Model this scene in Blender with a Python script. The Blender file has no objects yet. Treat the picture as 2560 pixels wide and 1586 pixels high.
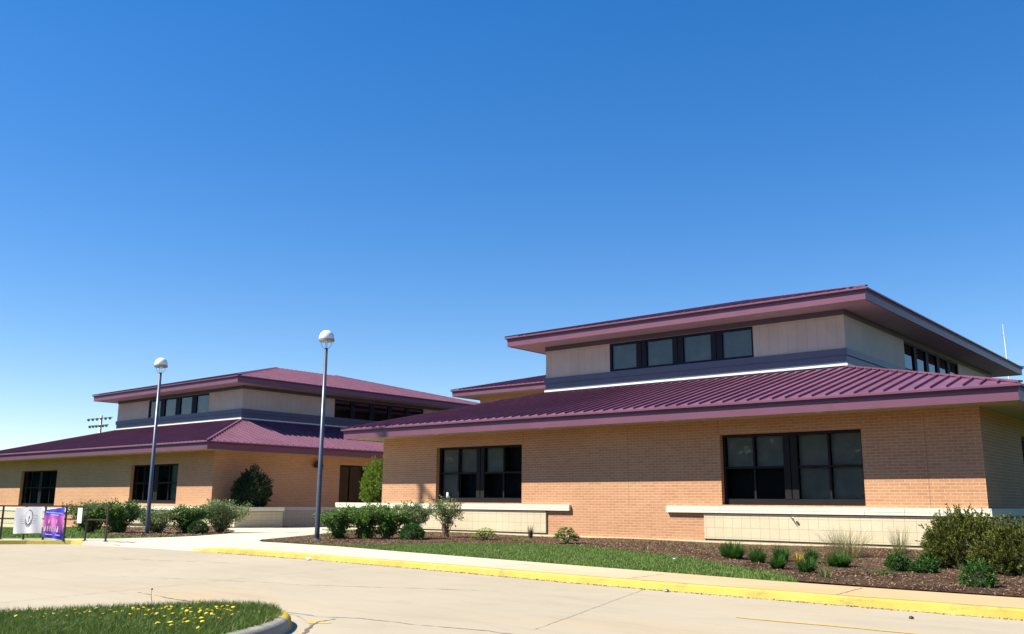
import bpy, math, random
import numpy as np
from mathutils import Vector, Matrix
random.seed(7); rng = np.random.default_rng(7)
S = bpy.context.scene
col = S.collection
# ---------------------------------------------------------------- camera
YAW, PITCH, ROLL, FPX = -0.70188607, 0.20078727, 0.00778637, 2275.24
cam = bpy.data.cameras.new("camera"); cam_o = bpy.data.objects.new("camera", cam); col.objects.link(cam_o)
cam.sensor_width = 36; cam.lens = FPX / 2560 * 36; cam.clip_start = .1; cam.clip_end = 3000
cy, sy, cp, sp = math.cos(YAW), math.sin(YAW), math.cos(PITCH), math.sin(PITCH)
fw = Vector((sy*cp, cy*cp, sp)); rt = Vector((cy, -sy, 0)); up = rt.cross(fw)
rt2 = rt*math.cos(ROLL) + up*math.sin(ROLL); up2 = up*math.cos(ROLL) - rt*math.sin(ROLL)
M = Matrix((rt2, up2, -fw)).transposed().to_4x4(); M.translation = Vector((0, 0, 1.5))
cam_o.matrix_world = M
S.camera = cam_o
# ---------------------------------------------------------------- light
PHI, EL = math.radians(40), math.radians(49.9)          # sun stands in front of the facades, to their left
sdir = Vector((-math.sin(PHI)*math.cos(EL), -math.cos(PHI)*math.cos(EL), math.sin(EL)))
W = bpy.data.worlds.new("World"); S.world = W; W.use_nodes = True
nt = W.node_tree; bg = nt.nodes["Background"]
sky = nt.nodes.new("ShaderNodeTexSky"); sky.sky_type = 'NISHITA'; sky.sun_disc = False
sky.sun_elevation = EL; sky.sun_rotation = math.atan2(sdir.x, sdir.y)
sky.air_density = .9; sky.dust_density = .1; sky.ozone_density = 1.5; sky.altitude = 100
hsv = nt.nodes.new("ShaderNodeHueSaturation"); hsv.inputs['Saturation'].default_value = 1.66; hsv.inputs['Hue'].default_value = .511
gam = nt.nodes.new('ShaderNodeGamma'); gam.inputs[1].default_value = .75; nt.links.new(sky.outputs[0], gam.inputs[0]); nt.links.new(gam.outputs[0], hsv.inputs['Color']); nt.links.new(hsv.outputs[0], bg.inputs[0])
bg.inputs[1].default_value = 0.130
sun = bpy.data.lights.new("sun", 'SUN'); sun.energy = 5.0; sun.angle = math.radians(.5); sun.color = (1, .94, .82)
sun_o = bpy.data.objects.new("sun", sun); col.objects.link(sun_o)
sun_o.rotation_euler = sdir.to_track_quat('Z', 'Y').to_euler(); sun_o.location = (-20, -20, 40)
S.view_settings.view_transform = 'Standard'; S.view_settings.look = 'None'
S.view_settings.exposure = 1.0; S.view_settings.gamma = 1
# ---------------------------------------------------------------- materials
def new_mat(name):
    m = bpy.data.materials.new(name); m.use_nodes = True
    t = m.node_tree; return m, t, t.nodes["Principled BSDF"]
def N(t, typ, **kw):
    n = t.nodes.new(typ)
    for k, v in kw.items(): setattr(n, k, v)
    return n
def coords(t, scale=(1, 1, 1)):
    tc = N(t, "ShaderNodeTexCoord"); mp = N(t, "ShaderNodeMapping"); mp.inputs['Scale'].default_value = scale
    t.links.new(tc.outputs['Object'], mp.inputs[0]); return mp.outputs[0]
def noise(t, vec, scale, detail=4, rough=.55, dist=0):
    n = N(t, "ShaderNodeTexNoise"); n.inputs['Scale'].default_value = scale; n.inputs['Detail'].default_value = detail
    n.inputs['Roughness'].default_value = rough; n.inputs['Distortion'].default_value = dist
    t.links.new(vec, n.inputs['Vector']); return n.outputs['Fac']
def ramp(t, fac, stops):
    r = N(t, "ShaderNodeValToRGB"); e = r.color_ramp.elements
    while len(e) < len(stops): e.new(.5)
    for i, (p, c) in enumerate(stops): e[i].position = p; e[i].color = (*c, 1) if len(c) == 3 else c
    t.links.new(fac, r.inputs[0]); return r.outputs[0]
def mix(t, fac, a, b, mode='MIX'):
    m = N(t, "ShaderNodeMix", data_type='RGBA', blend_type=mode)
    if isinstance(fac, (int, float)): m.inputs[0].default_value = fac
    else: t.links.new(fac, m.inputs[0])
    for i, v in ((6, a), (7, b)):
        if isinstance(v, tuple): m.inputs[i].default_value = (*v, 1)
        else: t.links.new(v, m.inputs[i])
    return m.outputs[2]
def bump(t, p, h, strength=.3, dist=.01):
    b = N(t, "ShaderNodeBump"); b.inputs['Strength'].default_value = strength; b.inputs['Distance'].default_value = dist
    t.links.new(h, b.inputs['Height']); t.links.new(b.outputs[0], p.inputs['Normal'])
def simple(name, c, rough=.6, var=.15, scale=3, metal=0, spec=.5, bmp=0):
    m, t, p = new_mat(name); v = coords(t); f = noise(t, v, scale)
    d = tuple(x*(1-var) for x in c); l = tuple(min(1, x*(1+var)) for x in c)
    t.links.new(ramp(t, f, [(.3, d), (.7, l)]), p.inputs['Base Color'])
    p.inputs['Roughness'].default_value = rough; p.inputs['Metallic'].default_value = metal
    p.inputs['Specular IOR Level'].default_value = spec
    if bmp: bump(t, p, noise(t, v, scale*12), bmp, .01)
    return m
def wallvec(t):                       # (x+y, z): courses run level round the corners
    tc = N(t, "ShaderNodeTexCoord"); s = N(t, "ShaderNodeSeparateXYZ"); t.links.new(tc.outputs['Object'], s.inputs[0])
    a = N(t, "ShaderNodeMath", operation='ADD'); t.links.new(s.outputs[0], a.inputs[0]); t.links.new(s.outputs[1], a.inputs[1])
    c = N(t, "ShaderNodeCombineXYZ"); t.links.new(a.outputs[0], c.inputs[0]); t.links.new(s.outputs[2], c.inputs[1])
    return c.outputs[0], tc.outputs['Object']
def brick_mat(name, c1, c2, mortar, bw, bh, ms, offset=.5, rough=.8, stain=None, bs=.5):
    m, t, p = new_mat(name); v, o = wallvec(t)
    b = N(t, "ShaderNodeTexBrick"); b.offset = offset; b.squash = 1
    b.inputs['Scale'].default_value = 1; b.inputs['Brick Width'].default_value = bw; b.inputs['Row Height'].default_value = bh
    b.inputs['Mortar Size'].default_value = ms; b.inputs['Mortar Smooth'].default_value = .2; b.inputs['Bias'].default_value = 0
    b.inputs['Color1'].default_value = (*c1, 1); b.inputs['Color2'].default_value = (*c2, 1); b.inputs['Mortar'].default_value = (*mortar, 1)
    t.links.new(v, b.inputs['Vector'])
    big = ramp(t, noise(t, o, .35, 5), [(.3, (.88, .86, .84)), (.7, (1.0, 1.0, 1.0))])
    fine = ramp(t, noise(t, o, 14, 3), [(.3, (.9, .9, .9)), (.7, (1.0, 1.0, 1.0))])
    c = mix(t, 1, b.outputs['Color'], big, 'MULTIPLY'); c = mix(t, 1, c, fine, 'MULTIPLY')
    if stain: c = mix(t, ramp(t, noise(t, o, 1.7, 6, .65), [(.5, (0, 0, 0)), (.8, (.6, .6, .6))]), c, stain)
    t.links.new(c, p.inputs['Base Color']); p.inputs['Roughness'].default_value = rough
    inv = N(t, "ShaderNodeMath", operation='SUBTRACT'); inv.inputs[0].default_value = 1; t.links.new(b.outputs['Fac'], inv.inputs[1])
    bump(t, p, inv.outputs[0], bs, .008)
    return m
BRICK = brick_mat("brick", (.475, .228, .112), (.54, .285, .145), (.65, .41, .245), .33, .1, .011)
BLOCK = brick_mat("cream_block", (.66, .57, .38), (.69, .60, .41), (.42, .35, .24), .345, .335, .007, offset=0, rough=.45, stain=(.66, .50, .27), bs=.3)
CAPM = simple("cap_stone", (.70, .67, .52), .6, .05, 2, bmp=.1)
FOOT = simple("footing_concrete", (.62, .52, .33), .85, .14, 5, bmp=.3)
CLAD, ct, cpn = new_mat("clad_panel")
v, o = wallvec(ct)
cb = N(ct, "ShaderNodeTexBrick"); cb.offset = 0; cb.inputs['Scale'].default_value = 1
for k, x in (('Brick Width', .42), ('Row Height', 3.0), ('Mortar Size', .006), ('Mortar Smooth', .3)): cb.inputs[k].default_value = x
cb.inputs['Color1'].default_value = (.49, .435, .36, 1); cb.inputs['Color2'].default_value = (.52, .46, .385, 1); cb.inputs['Mortar'].default_value = (.30, .25, .22, 1)
ct.links.new(v, cb.inputs['Vector'])
ct.links.new(mix(ct, 1, cb.outputs['Color'], ramp(ct, noise(ct, o, 1.2, 5), [(.3, (.88, .86, .86)), (.7, (1, 1, 1))]), 'MULTIPLY'), cpn.inputs['Base Color'])
cpn.inputs['Roughness'].default_value = .7
ROOF, rt_, rp = new_mat("plum_roof_metal")
rv = coords(rt_)
rt_.links.new(ramp(rt_, noise(rt_, rv, .6, 5), [(.3, (.145, .054, .092)), (.7, (.185, .072, .118))]), rp.inputs['Base Color'])
rst = ramp(rt_, noise(rt_, coords(rt_, (2.2, 2.2, .3)), 1.1, 6, .7, .3), [(.35, (.84, .84, .86)), (.65, (1.06, 1.05, 1.05))])
rt_.links.new(mix(rt_, 1, rp.inputs['Base Color'].links[0].from_socket, rst, 'MULTIPLY'), rp.inputs['Base Color'])
rt_.links.new(ramp(rt_, noise(rt_, rv, .9, 4), [(.3, (.34,)*3), (.7, (.52,)*3)]), rp.inputs['Roughness']); rp.inputs['Specular IOR Level'].default_value = .5
bump(rt_, rp, noise(rt_, rv, 1.5, 2), .12, .03)
FASC = simple("plum_fascia", (.138, .050, .088), .45, .08, 1.2)
PLUMD = simple("plum_shade_joint", (.10, .022, .05), .5, .1, 2)  # for movement joints and the painted shade along the eaves
RECESS = simple("recess_shadow", (.11, .085, .065), .9, .2, 4)  # gaps under block and cap: their shade put into the colour
SOFF = simple("soffit_board", (.42, .36, .23), .75, .07, 1.5)
SOFFG = simple("upper_soffit", (.36, .31, .28), .75, .07, 1.5)
SLATE = simple("slate_metal", (.075, .086, .135), .45, .08, 1.2)
HEAD = simple("head_band_metal", (.075, .065, .09), .5, .08, 1.2)
FLASH = simple("white_flashing", (.72, .71, .66), .4, .08, 2)
NAVY = simple("navy_frame", (.009, .011, .024), .6, .1, 2, spec=.2)
BRONZE = simple("bronze_frame", (.012, .0105, .012), .6, .15, 2, spec=.2)
BLIND = simple("blind_cloth", (.26, .25, .205), .8, .18, 1.5)
DARK = simple("room_shade", (.012, .012, .013), .9, .3, 1)  # near-black backing: the unlit room's shade put into the colour
def glass(name, ior, tint):
    m, gt, gp = new_mat(name); gt.nodes.remove(gp); out = gt.nodes["Material Output"]
    tr = N(gt, "ShaderNodeBsdfTransparent"); tr.inputs[0].default_value = (*tint, 1)
    gl = N(gt, "ShaderNodeBsdfGlossy"); gl.inputs['Roughness'].default_value = .015; gl.inputs[0].default_value = (.9, .95, 1, 1)
    fr = N(gt, "ShaderNodeFresnel"); fr.inputs[0].default_value = ior
    ms = N(gt, "ShaderNodeMixShader"); gt.links.new(fr.outputs[0], ms.inputs[0]); gt.links.new(tr.outputs[0], ms.inputs[1]); gt.links.new(gl.outputs[0], ms.inputs[2])
    gt.links.new(ms.outputs[0], out.inputs[0]); return m
GLASS = glass("clerestory_glass", 1.55, (.62, .68, .66)); GLASSL = glass("tinted_glass", 1.33, (.70, .74, .72))
POLE = simple("pole_paint", (.085, .10, .13), .35, .1, 3, metal=.3)
WHITE = simple("white_enamel", (.82, .82, .80), .25, .03, 4)
GREYM = simple("grey_metal", (.30, .31, .33), .4, .1, 4, metal=.5)
IRON = simple("dark_iron", (.05, .028, .028), .5, .2, 5)
BARK = simple("bark", (.16, .11, .075), .9, .3, 20)
WOOD = simple("pole_wood", (.14, .10, .07), .9, .25, 6)
def concrete(name, a, b, warm, wpos=.55, joints=False, crack=True):
    m, t, p = new_mat(name); v = coords(t)
    c = ramp(t, noise(t, v, .22, 6, .6, .4), [(.3, a), (.7, b)])
    c = mix(t, ramp(t, noise(t, coords(t, (.5, 1.6, 1)), .25, 4, .6, .6), [(wpos, (0, 0, 0)), (wpos+.2, (.75, .75, .75))]), c, warm)
    c = mix(t, ramp(t, noise(t, coords(t, (.6, 2.2, 1)), .9, 5, .7, .8), [(.50, (0, 0, 0)), (.75, (.30, .30, .30))]), c, tuple(x*.62 for x in a))
    c = mix(t, 1, c, ramp(t, noise(t, v, 55, 3, .8), [(.3, (.90, .90, .90)), (.7, (1, 1, 1))]), 'MULTIPLY')
    c = mix(t, ramp(t, noise(t, v, 7, 6, .75, 1), [(.64, (0, 0, 0)), (.72, (.35, .35, .35))]), c, tuple(x*.55 for x in a))
    t.links.new(c, p.inputs['Base Color']); p.inputs['Roughness'].default_value = .9; p.inputs['Specular IOR Level'].default_value = .25
    bump(t, p, noise(t, v, 60, 4, .7), .25, .01)
    return m
ROAD = concrete("road_concrete", (.355, .300, .212), (.405, .348, .255), (.43, .31, .17))
WALK = concrete("walk_concrete", (.50, .45, .33), (.58, .53, .40), (.50, .35, .18), .55)
KERBC = concrete("kerb_concrete", (.40, .37, .31), (.48, .45, .38), (.40, .32, .21))
wt_ = WALK.node_tree; wp_ = wt_.nodes["Principled BSDF"]; old = wp_.inputs['Base Color'].links[0].from_socket
sxx = N(wt_, "ShaderNodeSeparateXYZ"); tcw = N(wt_, "ShaderNodeTexCoord"); wt_.links.new(tcw.outputs['Object'], sxx.inputs[0])
mrw = N(wt_, "ShaderNodeMapRange"); mrw.inputs[1].default_value = -17; mrw.inputs[2].default_value = -7; mrw.inputs[3].default_value = 0; mrw.inputs[4].default_value = .5; wt_.links.new(sxx.outputs[0], mrw.inputs[0])
mmw = N(wt_, "ShaderNodeMath", operation='MULTIPLY_ADD'); mmw.inputs[1].default_value = .5; mmw.use_clamp = True; wt_.links.new(noise(wt_, coords(wt_, (.5, 1.5, 1)), .8, 6, .7), mmw.inputs[0]); wt_.links.new(mrw.outputs[0], mmw.inputs[2])
wt_.links.new(mix(wt_, ramp(wt_, mmw.outputs[0], [(.28, (0, 0, 0)), (.75, (.9, .9, .9))]), old, (.46, .30, .145)), wp_.inputs['Base Color'])
YEL, yt, yp = new_mat("yellow_kerb_paint")
yv = coords(yt)
yc = ramp(yt, noise(yt, yv, .9, 6, .65), [(.3, (.33, .26, .03)), (.55, (.42, .345, .05)), (.75, (.46, .39, .075))])
yc = mix(yt, ramp(yt, noise(yt, coords(yt, (1, 1, 2)), 2.3, 7, .75, .6), [(.54, (0, 0, 0)), (.66, (.85, .85, .85))]), yc, (.27, .20, .05))
yc = mix(yt, ramp(yt, noise(yt, coords(yt, (1, 1, 1.5)), 9, 5, .8), [(.60, (0, 0, 0)), (.66, (.9, .9, .9))]), yc, (.30, .27, .21))
yt.links.new(yc, yp.inputs['Base Color']); yp.inputs['Roughness'].default_value = .7
bump(yt, yp, noise(yt, yv, 30, 4), .3, .01)
CRACK = simple("crack_fill", (.13, .10, .075), .95, .4, 20)
JOINT = simple("joint_fill", (.27, .235, .175), .95, .35, 8)
def leafmat(name, dark, light, trans=.35, rough=.55):
    m, t, p = new_mat(name)
    g = N(t, "ShaderNodeNewGeometry"); v = coords(t)
    a = N(t, "ShaderNodeMath", operation='MULTIPLY_ADD'); a.inputs[1].default_value = .55
    t.links.new(g.outputs['Random Per Island'], a.inputs[0])
    mm = N(t, "ShaderNodeMath", operation='MULTIPLY'); mm.inputs[1].default_value = .5; t.links.new(noise(t, v, 3.5, 3), mm.inputs[0]); t.links.new(mm.outputs[0], a.inputs[2])
    c = ramp(t, a.outputs[0], [(.15, dark), (.85, light)])
    t.links.new(c, p.inputs['Base Color']); p.inputs['Roughness'].default_value = rough; p.inputs['Specular IOR Level'].default_value = .3
    tb = N(t, "ShaderNodeBsdfTranslucent"); t.links.new(c, tb.inputs[0])
    ms = N(t, "ShaderNodeMixShader"); ms.inputs[0].default_value = trans
    o = t.nodes["Material Output"]; t.links.new(p.outputs[0], ms.inputs[1]); t.links.new(tb.outputs[0], ms.inputs[2]); t.links.new(ms.outputs[0], o.inputs[0])
    return m
L_LILAC = leafmat("shrub_leaf", (0.04992, 0.1198, 0.01997), (0.1897, 0.3095, 0.06989), .4)
L_LILAC2 = leafmat("shrub_leaf_olive", (0.1098, 0.1597, 0.04493), (0.3295, 0.3994, 0.1697), .4)
L_YEW = leafmat("yew_leaf", (.022, .034, .006), (.20, .215, .04), .25)
L_DARK = leafmat("dark_evergreen_leaf", (0.00936, 0.0273, 0.0117), (0.0273, 0.0663, 0.0234), .2)
L_BRIGHT = leafmat("bright_leaf", (0.08986, 0.1697, 0.01997), (0.2496, 0.3594, 0.04992))
L_LIME = leafmat("lime_leaf", (0.156, 0.2496, 0.0234), (0.3276, 0.429, 0.0624), .4)
L_HOSTA = leafmat("hosta_leaf", (0.0468, 0.1092, 0.0234), (0.273, 0.3744, 0.117), .3)
L_LILY = leafmat("daylily_leaf", (0.0234, 0.078, 0.0117), (0.078, 0.1872, 0.0273))
L_TAN = leafmat("dry_grass_leaf", (0.156, 0.156, 0.0546), (0.3588, 0.312, 0.156), .3)
L_MOUND = leafmat("mound_leaf", (.022, .065, .010), (.085, .19, .035), .25)
L_WEED = leafmat("weed_leaf", (0.1248, 0.156, 0.0468), (0.273, 0.2808, 0.1092), .3)
G_BLADE = leafmat("grass_blade", (.085, .15, .025), (.24, .33, .085), .35)
G_BLADE2 = leafmat("island_blade", (.045, .09, .012), (.17, .24, .05), .35)
TURF, tt, tp = new_mat("turf")
tv = coords(tt)
tc_ = ramp(tt, noise(tt, tv, .9, 6, .7), [(.3, (.055, .095, .018)), (.7, (.105, .165, .036))])
tc_ = mix(tt, 1, tc_, ramp(tt, noise(tt, tv, 26, 3, .8), [(.3, (.6, .6, .55)), (.7, (1, 1, 1))]), 'MULTIPLY')
tt.links.new(tc_, tp.inputs['Base Color']); tp.inputs['Roughness'].default_value = 1; tp.inputs['Specular IOR Level'].default_value = .1
bump(tt, tp, noise(tt, tv, 30, 4), .8, .03)
MULCH, mt_, mp_ = new_mat("mulch_soil")
mv = coords(mt_)
mc = ramp(mt_, noise(mt_, mv, .5, 5, .6), [(.35, (.075, .042, .025)), (.65, (.17, .11, .068))])
mc = mix(mt_, 1, mc, ramp(mt_, noise(mt_, mv, 22, 4, .85), [(.3, (.45, .42, .40)), (.7, (1, 1, 1))]), 'MULTIPLY')
mt_.links.new(mc, mp_.inputs['Base Color']); mp_.inputs['Roughness'].default_value = 1; mp_.inputs['Specular IOR Level'].default_value = .1
bump(mt_, mp_, noise(mt_, mv, 25, 5, .8), 1, .05)
CHIP = leafmat("mulch_chip", (0.078, 0.0429, 0.0273), (0.312, 0.195, 0.117), 0, .9)
# ---------------------------------------------------------------- mesh helpers
class MB:
    def __init__(s): s.v = []; s.f = []
    def quad(s, *p):
        n = len(s.v); s.v += [tuple(q) for q in p]; s.f.append(tuple(range(n, n+len(p)))); return s
    def box(s, x0, x1, y0, y1, z0, z1):
        n = len(s.v)
        s.v += [(x0, y0, z0), (x1, y0, z0), (x1, y1, z0), (x0, y1, z0), (x0, y0, z1), (x1, y0, z1), (x1, y1, z1), (x0, y1, z1)]
        for q in ((0, 3, 2, 1), (4, 5, 6, 7), (0, 1, 5, 4), (1, 2, 6, 5), (2, 3, 7, 6), (3, 0, 4, 7)): s.f.append(tuple(n+i for i in q))
        return s
    def bar(s, a, b, w, h, upv=Vector((0, 0, 1))):         # rectangular bar from a to b
        a = Vector(a); b = Vector(b); d = (b-a).normalized(); sd = d.cross(upv)
        if sd.length < 1e-4: sd = Vector((1, 0, 0))
        sd.normalize(); u = sd.cross(d).normalized(); n = len(s.v)
        for p in (a, b):
            for i, j in ((-1, -1), (1, -1), (1, 1), (-1, 1)): s.v.append(tuple(p+sd*(w/2*i)+u*(h/2*j)))
        for q in ((0, 1, 2, 3), (7, 6, 5, 4), (0, 4, 5, 1), (1, 5, 6, 2), (2, 6, 7, 3), (3, 7, 4, 0)): s.f.append(tuple(n+i for i in q))
        return s
    def tube(s, pts, rad, k=8, cap=True):
        pts = [Vector(p) for p in pts]
        if isinstance(rad, (int, float)): rad = [rad]*len(pts)
        n = len(s.v); ref = Vector((0, 0, 1))
        for i, p in enumerate(pts):
            d = (pts[min(i+1, len(pts)-1)]-pts[max(i-1, 0)]).normalized()
            a = d.cross(ref)
            if a.length < .05: a = d.cross(Vector((1, 0, 0)))
            a.normalize(); b = d.cross(a)
            for j in range(k):
                t = 2*math.pi*j/k; s.v.append(tuple(p+(a*math.cos(t)+b*math.sin(t))*rad[i]))
        for i in range(len(pts)-1):
            for j in range(k):
                s.f.append((n+i*k+j, n+i*k+(j+1) % k, n+(i+1)*k+(j+1) % k, n+(i+1)*k+j))
        if cap: s.f.append(tuple(n+j for j in range(k))[::-1]); s.f.append(tuple(n+(len(pts)-1)*k+j for j in range(k)))
        return s
    def lathe(s, c, prof, k=24):
        n = len(s.v); c = Vector(c)
        for r, z in prof:
            for j in range(k):
                t = 2*math.pi*j/k; s.v.append((c.x+r*math.cos(t), c.y+r*math.sin(t), c.z+z))
        for i in range(len(prof)-1):
            for j in range(k): s.f.append((n+i*k+j, n+i*k+(j+1) % k, n+(i+1)*k+(j+1) % k, n+(i+1)*k+j))
        return s
    def build(s, name, mat, parent=None, origin=None, smooth=False, mats=None, bevel=0):
        if origin is None: origin = Vector(parent['o']) if parent is not None else Vector((0, 0, 0))
        me = bpy.data.meshes.new(name)
        me.from_pydata([(x-origin[0], y-origin[1], z-origin[2]) for x, y, z in s.v], [], s.f); me.update()
        o = bpy.data.objects.new(name, me); col.objects.link(o)
        me.materials.append(mat)
        if smooth: me.polygons.foreach_set('use_smooth', [True]*len(me.polygons))
        if parent is not None:
            o.parent = parent
            po = Vector(parent['o']); o.location = Vector(origin)-po
            o['o'] = tuple(origin)
        else: o.location = origin; o['o'] = tuple(origin)
        if bevel:
            b = o.modifiers.new('bevel', 'BEVEL'); b.width = bevel; b.segments = 2; b.limit_method = 'ANGLE'
        return o
def thing(name, loc, label, cat, group=None):
    o = bpy.data.objects.new(name, None); col.objects.link(o); o.location = loc; o['o'] = tuple(loc); o.empty_display_size = .3
    return tag(o, label, cat, group)
def tag(o, label=None, cat=None, group=None, kind=None):
    for k, v in (('label', label), ('category', cat), ('group', group), ('kind', kind)):
        if v: o[k] = v
    return o
def np_mesh(name, V, F, mat, parent=None, origin=None):     # V (n,3), F (m,k) uniform faces
    if origin is None: origin = Vector(parent['o']) if parent is not None else Vector((0, 0, 0))
    me = bpy.data.meshes.new(name); V = np.asarray(V, dtype=np.float32)-np.array(tuple(origin), dtype=np.float32)
    F = np.asarray(F, dtype=np.int32); k = F.shape[1]
    me.vertices.add(len(V)); me.vertices.foreach_set('co', V.ravel())
    me.loops.add(F.size); me.loops.foreach_set('vertex_index', F.ravel())
    me.polygons.add(len(F)); me.polygons.foreach_set('loop_start', np.arange(0, F.size, k, dtype=np.int32))
    me.polygons.foreach_set('loop_total', np.full(len(F), k, dtype=np.int32))
    me.update(calc_edges=True); me.validate(); me.materials.append(mat)
    o = bpy.data.objects.new(name, me); col.objects.link(o); o['o'] = tuple(origin)
    if parent is not None: o.parent = parent; o.location = Vector(origin)-Vector(parent['o'])
    else: o.location = origin
    return o
# ---------------------------------------------------------------- terrain
KP = [(-100, -8), (-60, -4), (-40, 4), (-36, 8.2), (-34.2, 10.8), (-33.3, 12.3), (-32.6, 13.5), (-31.6, 14.5), (-29.8, 14.85), (-27, 15.2), (-24.5, 15.35), (-19.5, 15.3), (-15, 14.98), (-11, 14.55), (-8.5, 14.4), (-5, 14.25), (0, 14.1), (25, 13.6)]
def lerp(P, x):
    if x <= P[0][0]: return P[0][1]
    for (a, b), (c, d) in zip(P, P[1:]):
        if x <= c: return b+(d-b)*(x-a)/(c-a)
    return P[-1][1]
def kv(u): return lerp(KP, u)
def sm(x): x = max(0, min(1, x)); return x*x*(3-2*x)
GZ = [(-110, -1.0), (-85, -.80), (-69, -.56), (-58, -.30), (-49, -.12), (-44, -.05), (-36, .07), (-30, .14), (30, .14)]
def edge(u):                            # height of the kerb's top: dropped at the crossing
    return .135-.122*(sm((u+30.2)/1.0) if u < -27.5 else 1-sm((u+26.6)/3.0))
def gz(u, v):
    d = v-kv(u); e = edge(u); b = e+(.135-e)*sm((d-.15)/1.5)
    return b+(lerp(GZ, u)-.135)*sm((d-.8)/9) + .02*math.sin(u*.7+v*.5)*sm((d-3)/3)
us = np.arange(-110, 26, .5)
mb = MB(); rows = 60
vs = [(0.02+(75*((j/rows)**2))) for j in range(rows+1)]
V = []; 
for u in us:
    k = kv(u)+.16
    for w in vs: V.append((u, k+w, gz(u, k+w)-.012))
R1 = rows+1
F = [(i*R1+j, (i+1)*R1+j, (i+1)*R1+j+1, i*R1+j+1) for i in range(len(us)-1) for j in range(rows)]
lawn = np_mesh("lawn", V, F, TURF); tag(lawn, kind='structure')
g = MB().quad((-900, -700, -1.3), (700, -700, -1.3), (700, 1100, -1.3), (-900, 1100, -1.3)).build("ground", TURF); tag(g, kind='structure')
mb = MB()                                                      # road slab up to the kerb line
for i in range(len(us)-1):
    a, b = us[i], us[i+1]; mb.quad((a, -120, 0), (b, -120, 0), (b, kv(b)+.05, 0), (a, kv(a)+.05, 0))
road = mb.build("road", ROAD); tag(road, kind='structure')
def drape(name, poly, mat, dz, step=.4, kind='structure', jitter=0):
    """triangulated sheet over the terrain, clipped to a polygon"""
    import bmesh
    bm = bmesh.new(); vsb = [bm.verts.new((x, y, 0)) for x, y in poly]; bm.faces.new(vsb)
    xs = [p[0] for p in poly]; ys = [p[1] for p in poly]
    x = min(xs)+step
    while x < max(xs):
        bmesh.ops.bisect_plane(bm, geom=bm.verts[:]+bm.edges[:]+bm.faces[:], plane_co=(x, 0, 0), plane_no=(1, 0, 0)); x += step
    y = min(ys)+step
    while y < max(ys):
        bmesh.ops.bisect_plane(bm, geom=bm.verts[:]+bm.edges[:]+bm.faces[:], plane_co=(0, y, 0), plane_no=(0, 1, 0)); y += step
    bmesh.ops.triangulate(bm, faces=bm.faces[:])
    for vv in bm.verts: vv.co.z = gz(vv.co.x, vv.co.y)+dz
    if bm.faces[:] and bm.faces[:][0].normal.z < 0: bmesh.ops.reverse_faces(bm, faces=bm.faces[:])
    me = bpy.data.meshes.new(name); bm.to_mesh(me); bm.free(); me.materials.append(mat)
    o = bpy.data.objects.new(name, me); col.objects.link(o); tag(o, kind=kind); return o
WIN = [(25, 15.6), (0, 15.85), (-3.3, 15.98), (-5.2, 16.02), (-7.5, 16.18), (-11.7, 16.8), (-14.7, 17.24), (-19.1, 17.87), (-22.3, 18.45), (-25.4, 18.62), (-26.7, 18.62)]
sw = [(u, kv(u)+.15) for u in np.arange(-34.4, 25.1, .4)]
poly = sw + WIN + [(-27.6, 19.15), (-29.98, 23.0), (-33.2, 27.2), (-37.4, 29.6), (-37.4, 46), (-49.4, 46), (-49.4, 36.5), (-46.6, 34.3), (-46.6, 30.2), (-44.4, 28.6), (-40, 26.3), (-35.9, 23.2), (-33.6, 20.3), (-32.2, 18.0), (-32.0, 16.2), (-33.0, 14.9), (-34.6, 12.9)]
walk = drape("pavement", poly, WALK, .004, .6)
# mulch beds
LE = [(-26.6, 18.7), (-23.15, 19.15), (-21.9, 19.45), (-21.2, 20.6), (-20.8, 22.4), (-19.6, 23.4), (-18.3, 23.6), (-15.8, 22.7), (-12.3, 21.0), (-10.9, 20.0), (-9.1, 18.3), (-7.4, 16.9), (-6.9, 16.22)]
LE = [(-26.6, 18.7), (-24.4, 18.72), (-22.6, 18.95), (-21.9, 19.6), (-21.75, 20.4), (-21.3, 21.4), (-21.0, 22.9), (-20.3, 23.8), (-19.1, 24.3), (-18.2, 24.4), (-16.9, 23.9), (-14.9, 22.7), (-13.2, 21.6), (-11.95, 21.1), (-10.4, 19.65), (-9.4, 18.9), (-8.4, 18.1), (-7.6, 17.4), (-7.0, 16.3)]
MP = LE + [(-5.2, 16.06), (-3.3, 16.02), (0, 15.9), (8, 15.8), (8, 30.0), (-33.4, 30.0), (-36.9, 29.7), (-33.1, 27.1), (-29.9, 22.9), (-27.6, 19.2)]
mulch = drape("mulch_bed", MP, MULCH, .02, .6)
MP2 = [(-35.9, 23.25), (-40, 26.35), (-44.4, 28.65), (-46.7, 30.3), (-60, 30.4), (-54, 26.5), (-44, 22.5), (-37.5, 18.3), (-33.5, 17.6), (-33.65, 20.25)]
mulch2 = drape("mulch_bed", MP2, MULCH, .02, .6)
def inpoly(x, y, P):
    c = False; n = len(P)
    for i in range(n):
        a, b = P[i], P[i-1]
        if (a[1] > y) != (b[1] > y) and x < (b[0]-a[0])*(y-a[1])/(b[1]-a[1])+a[0]: c = not c
    return c
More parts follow.
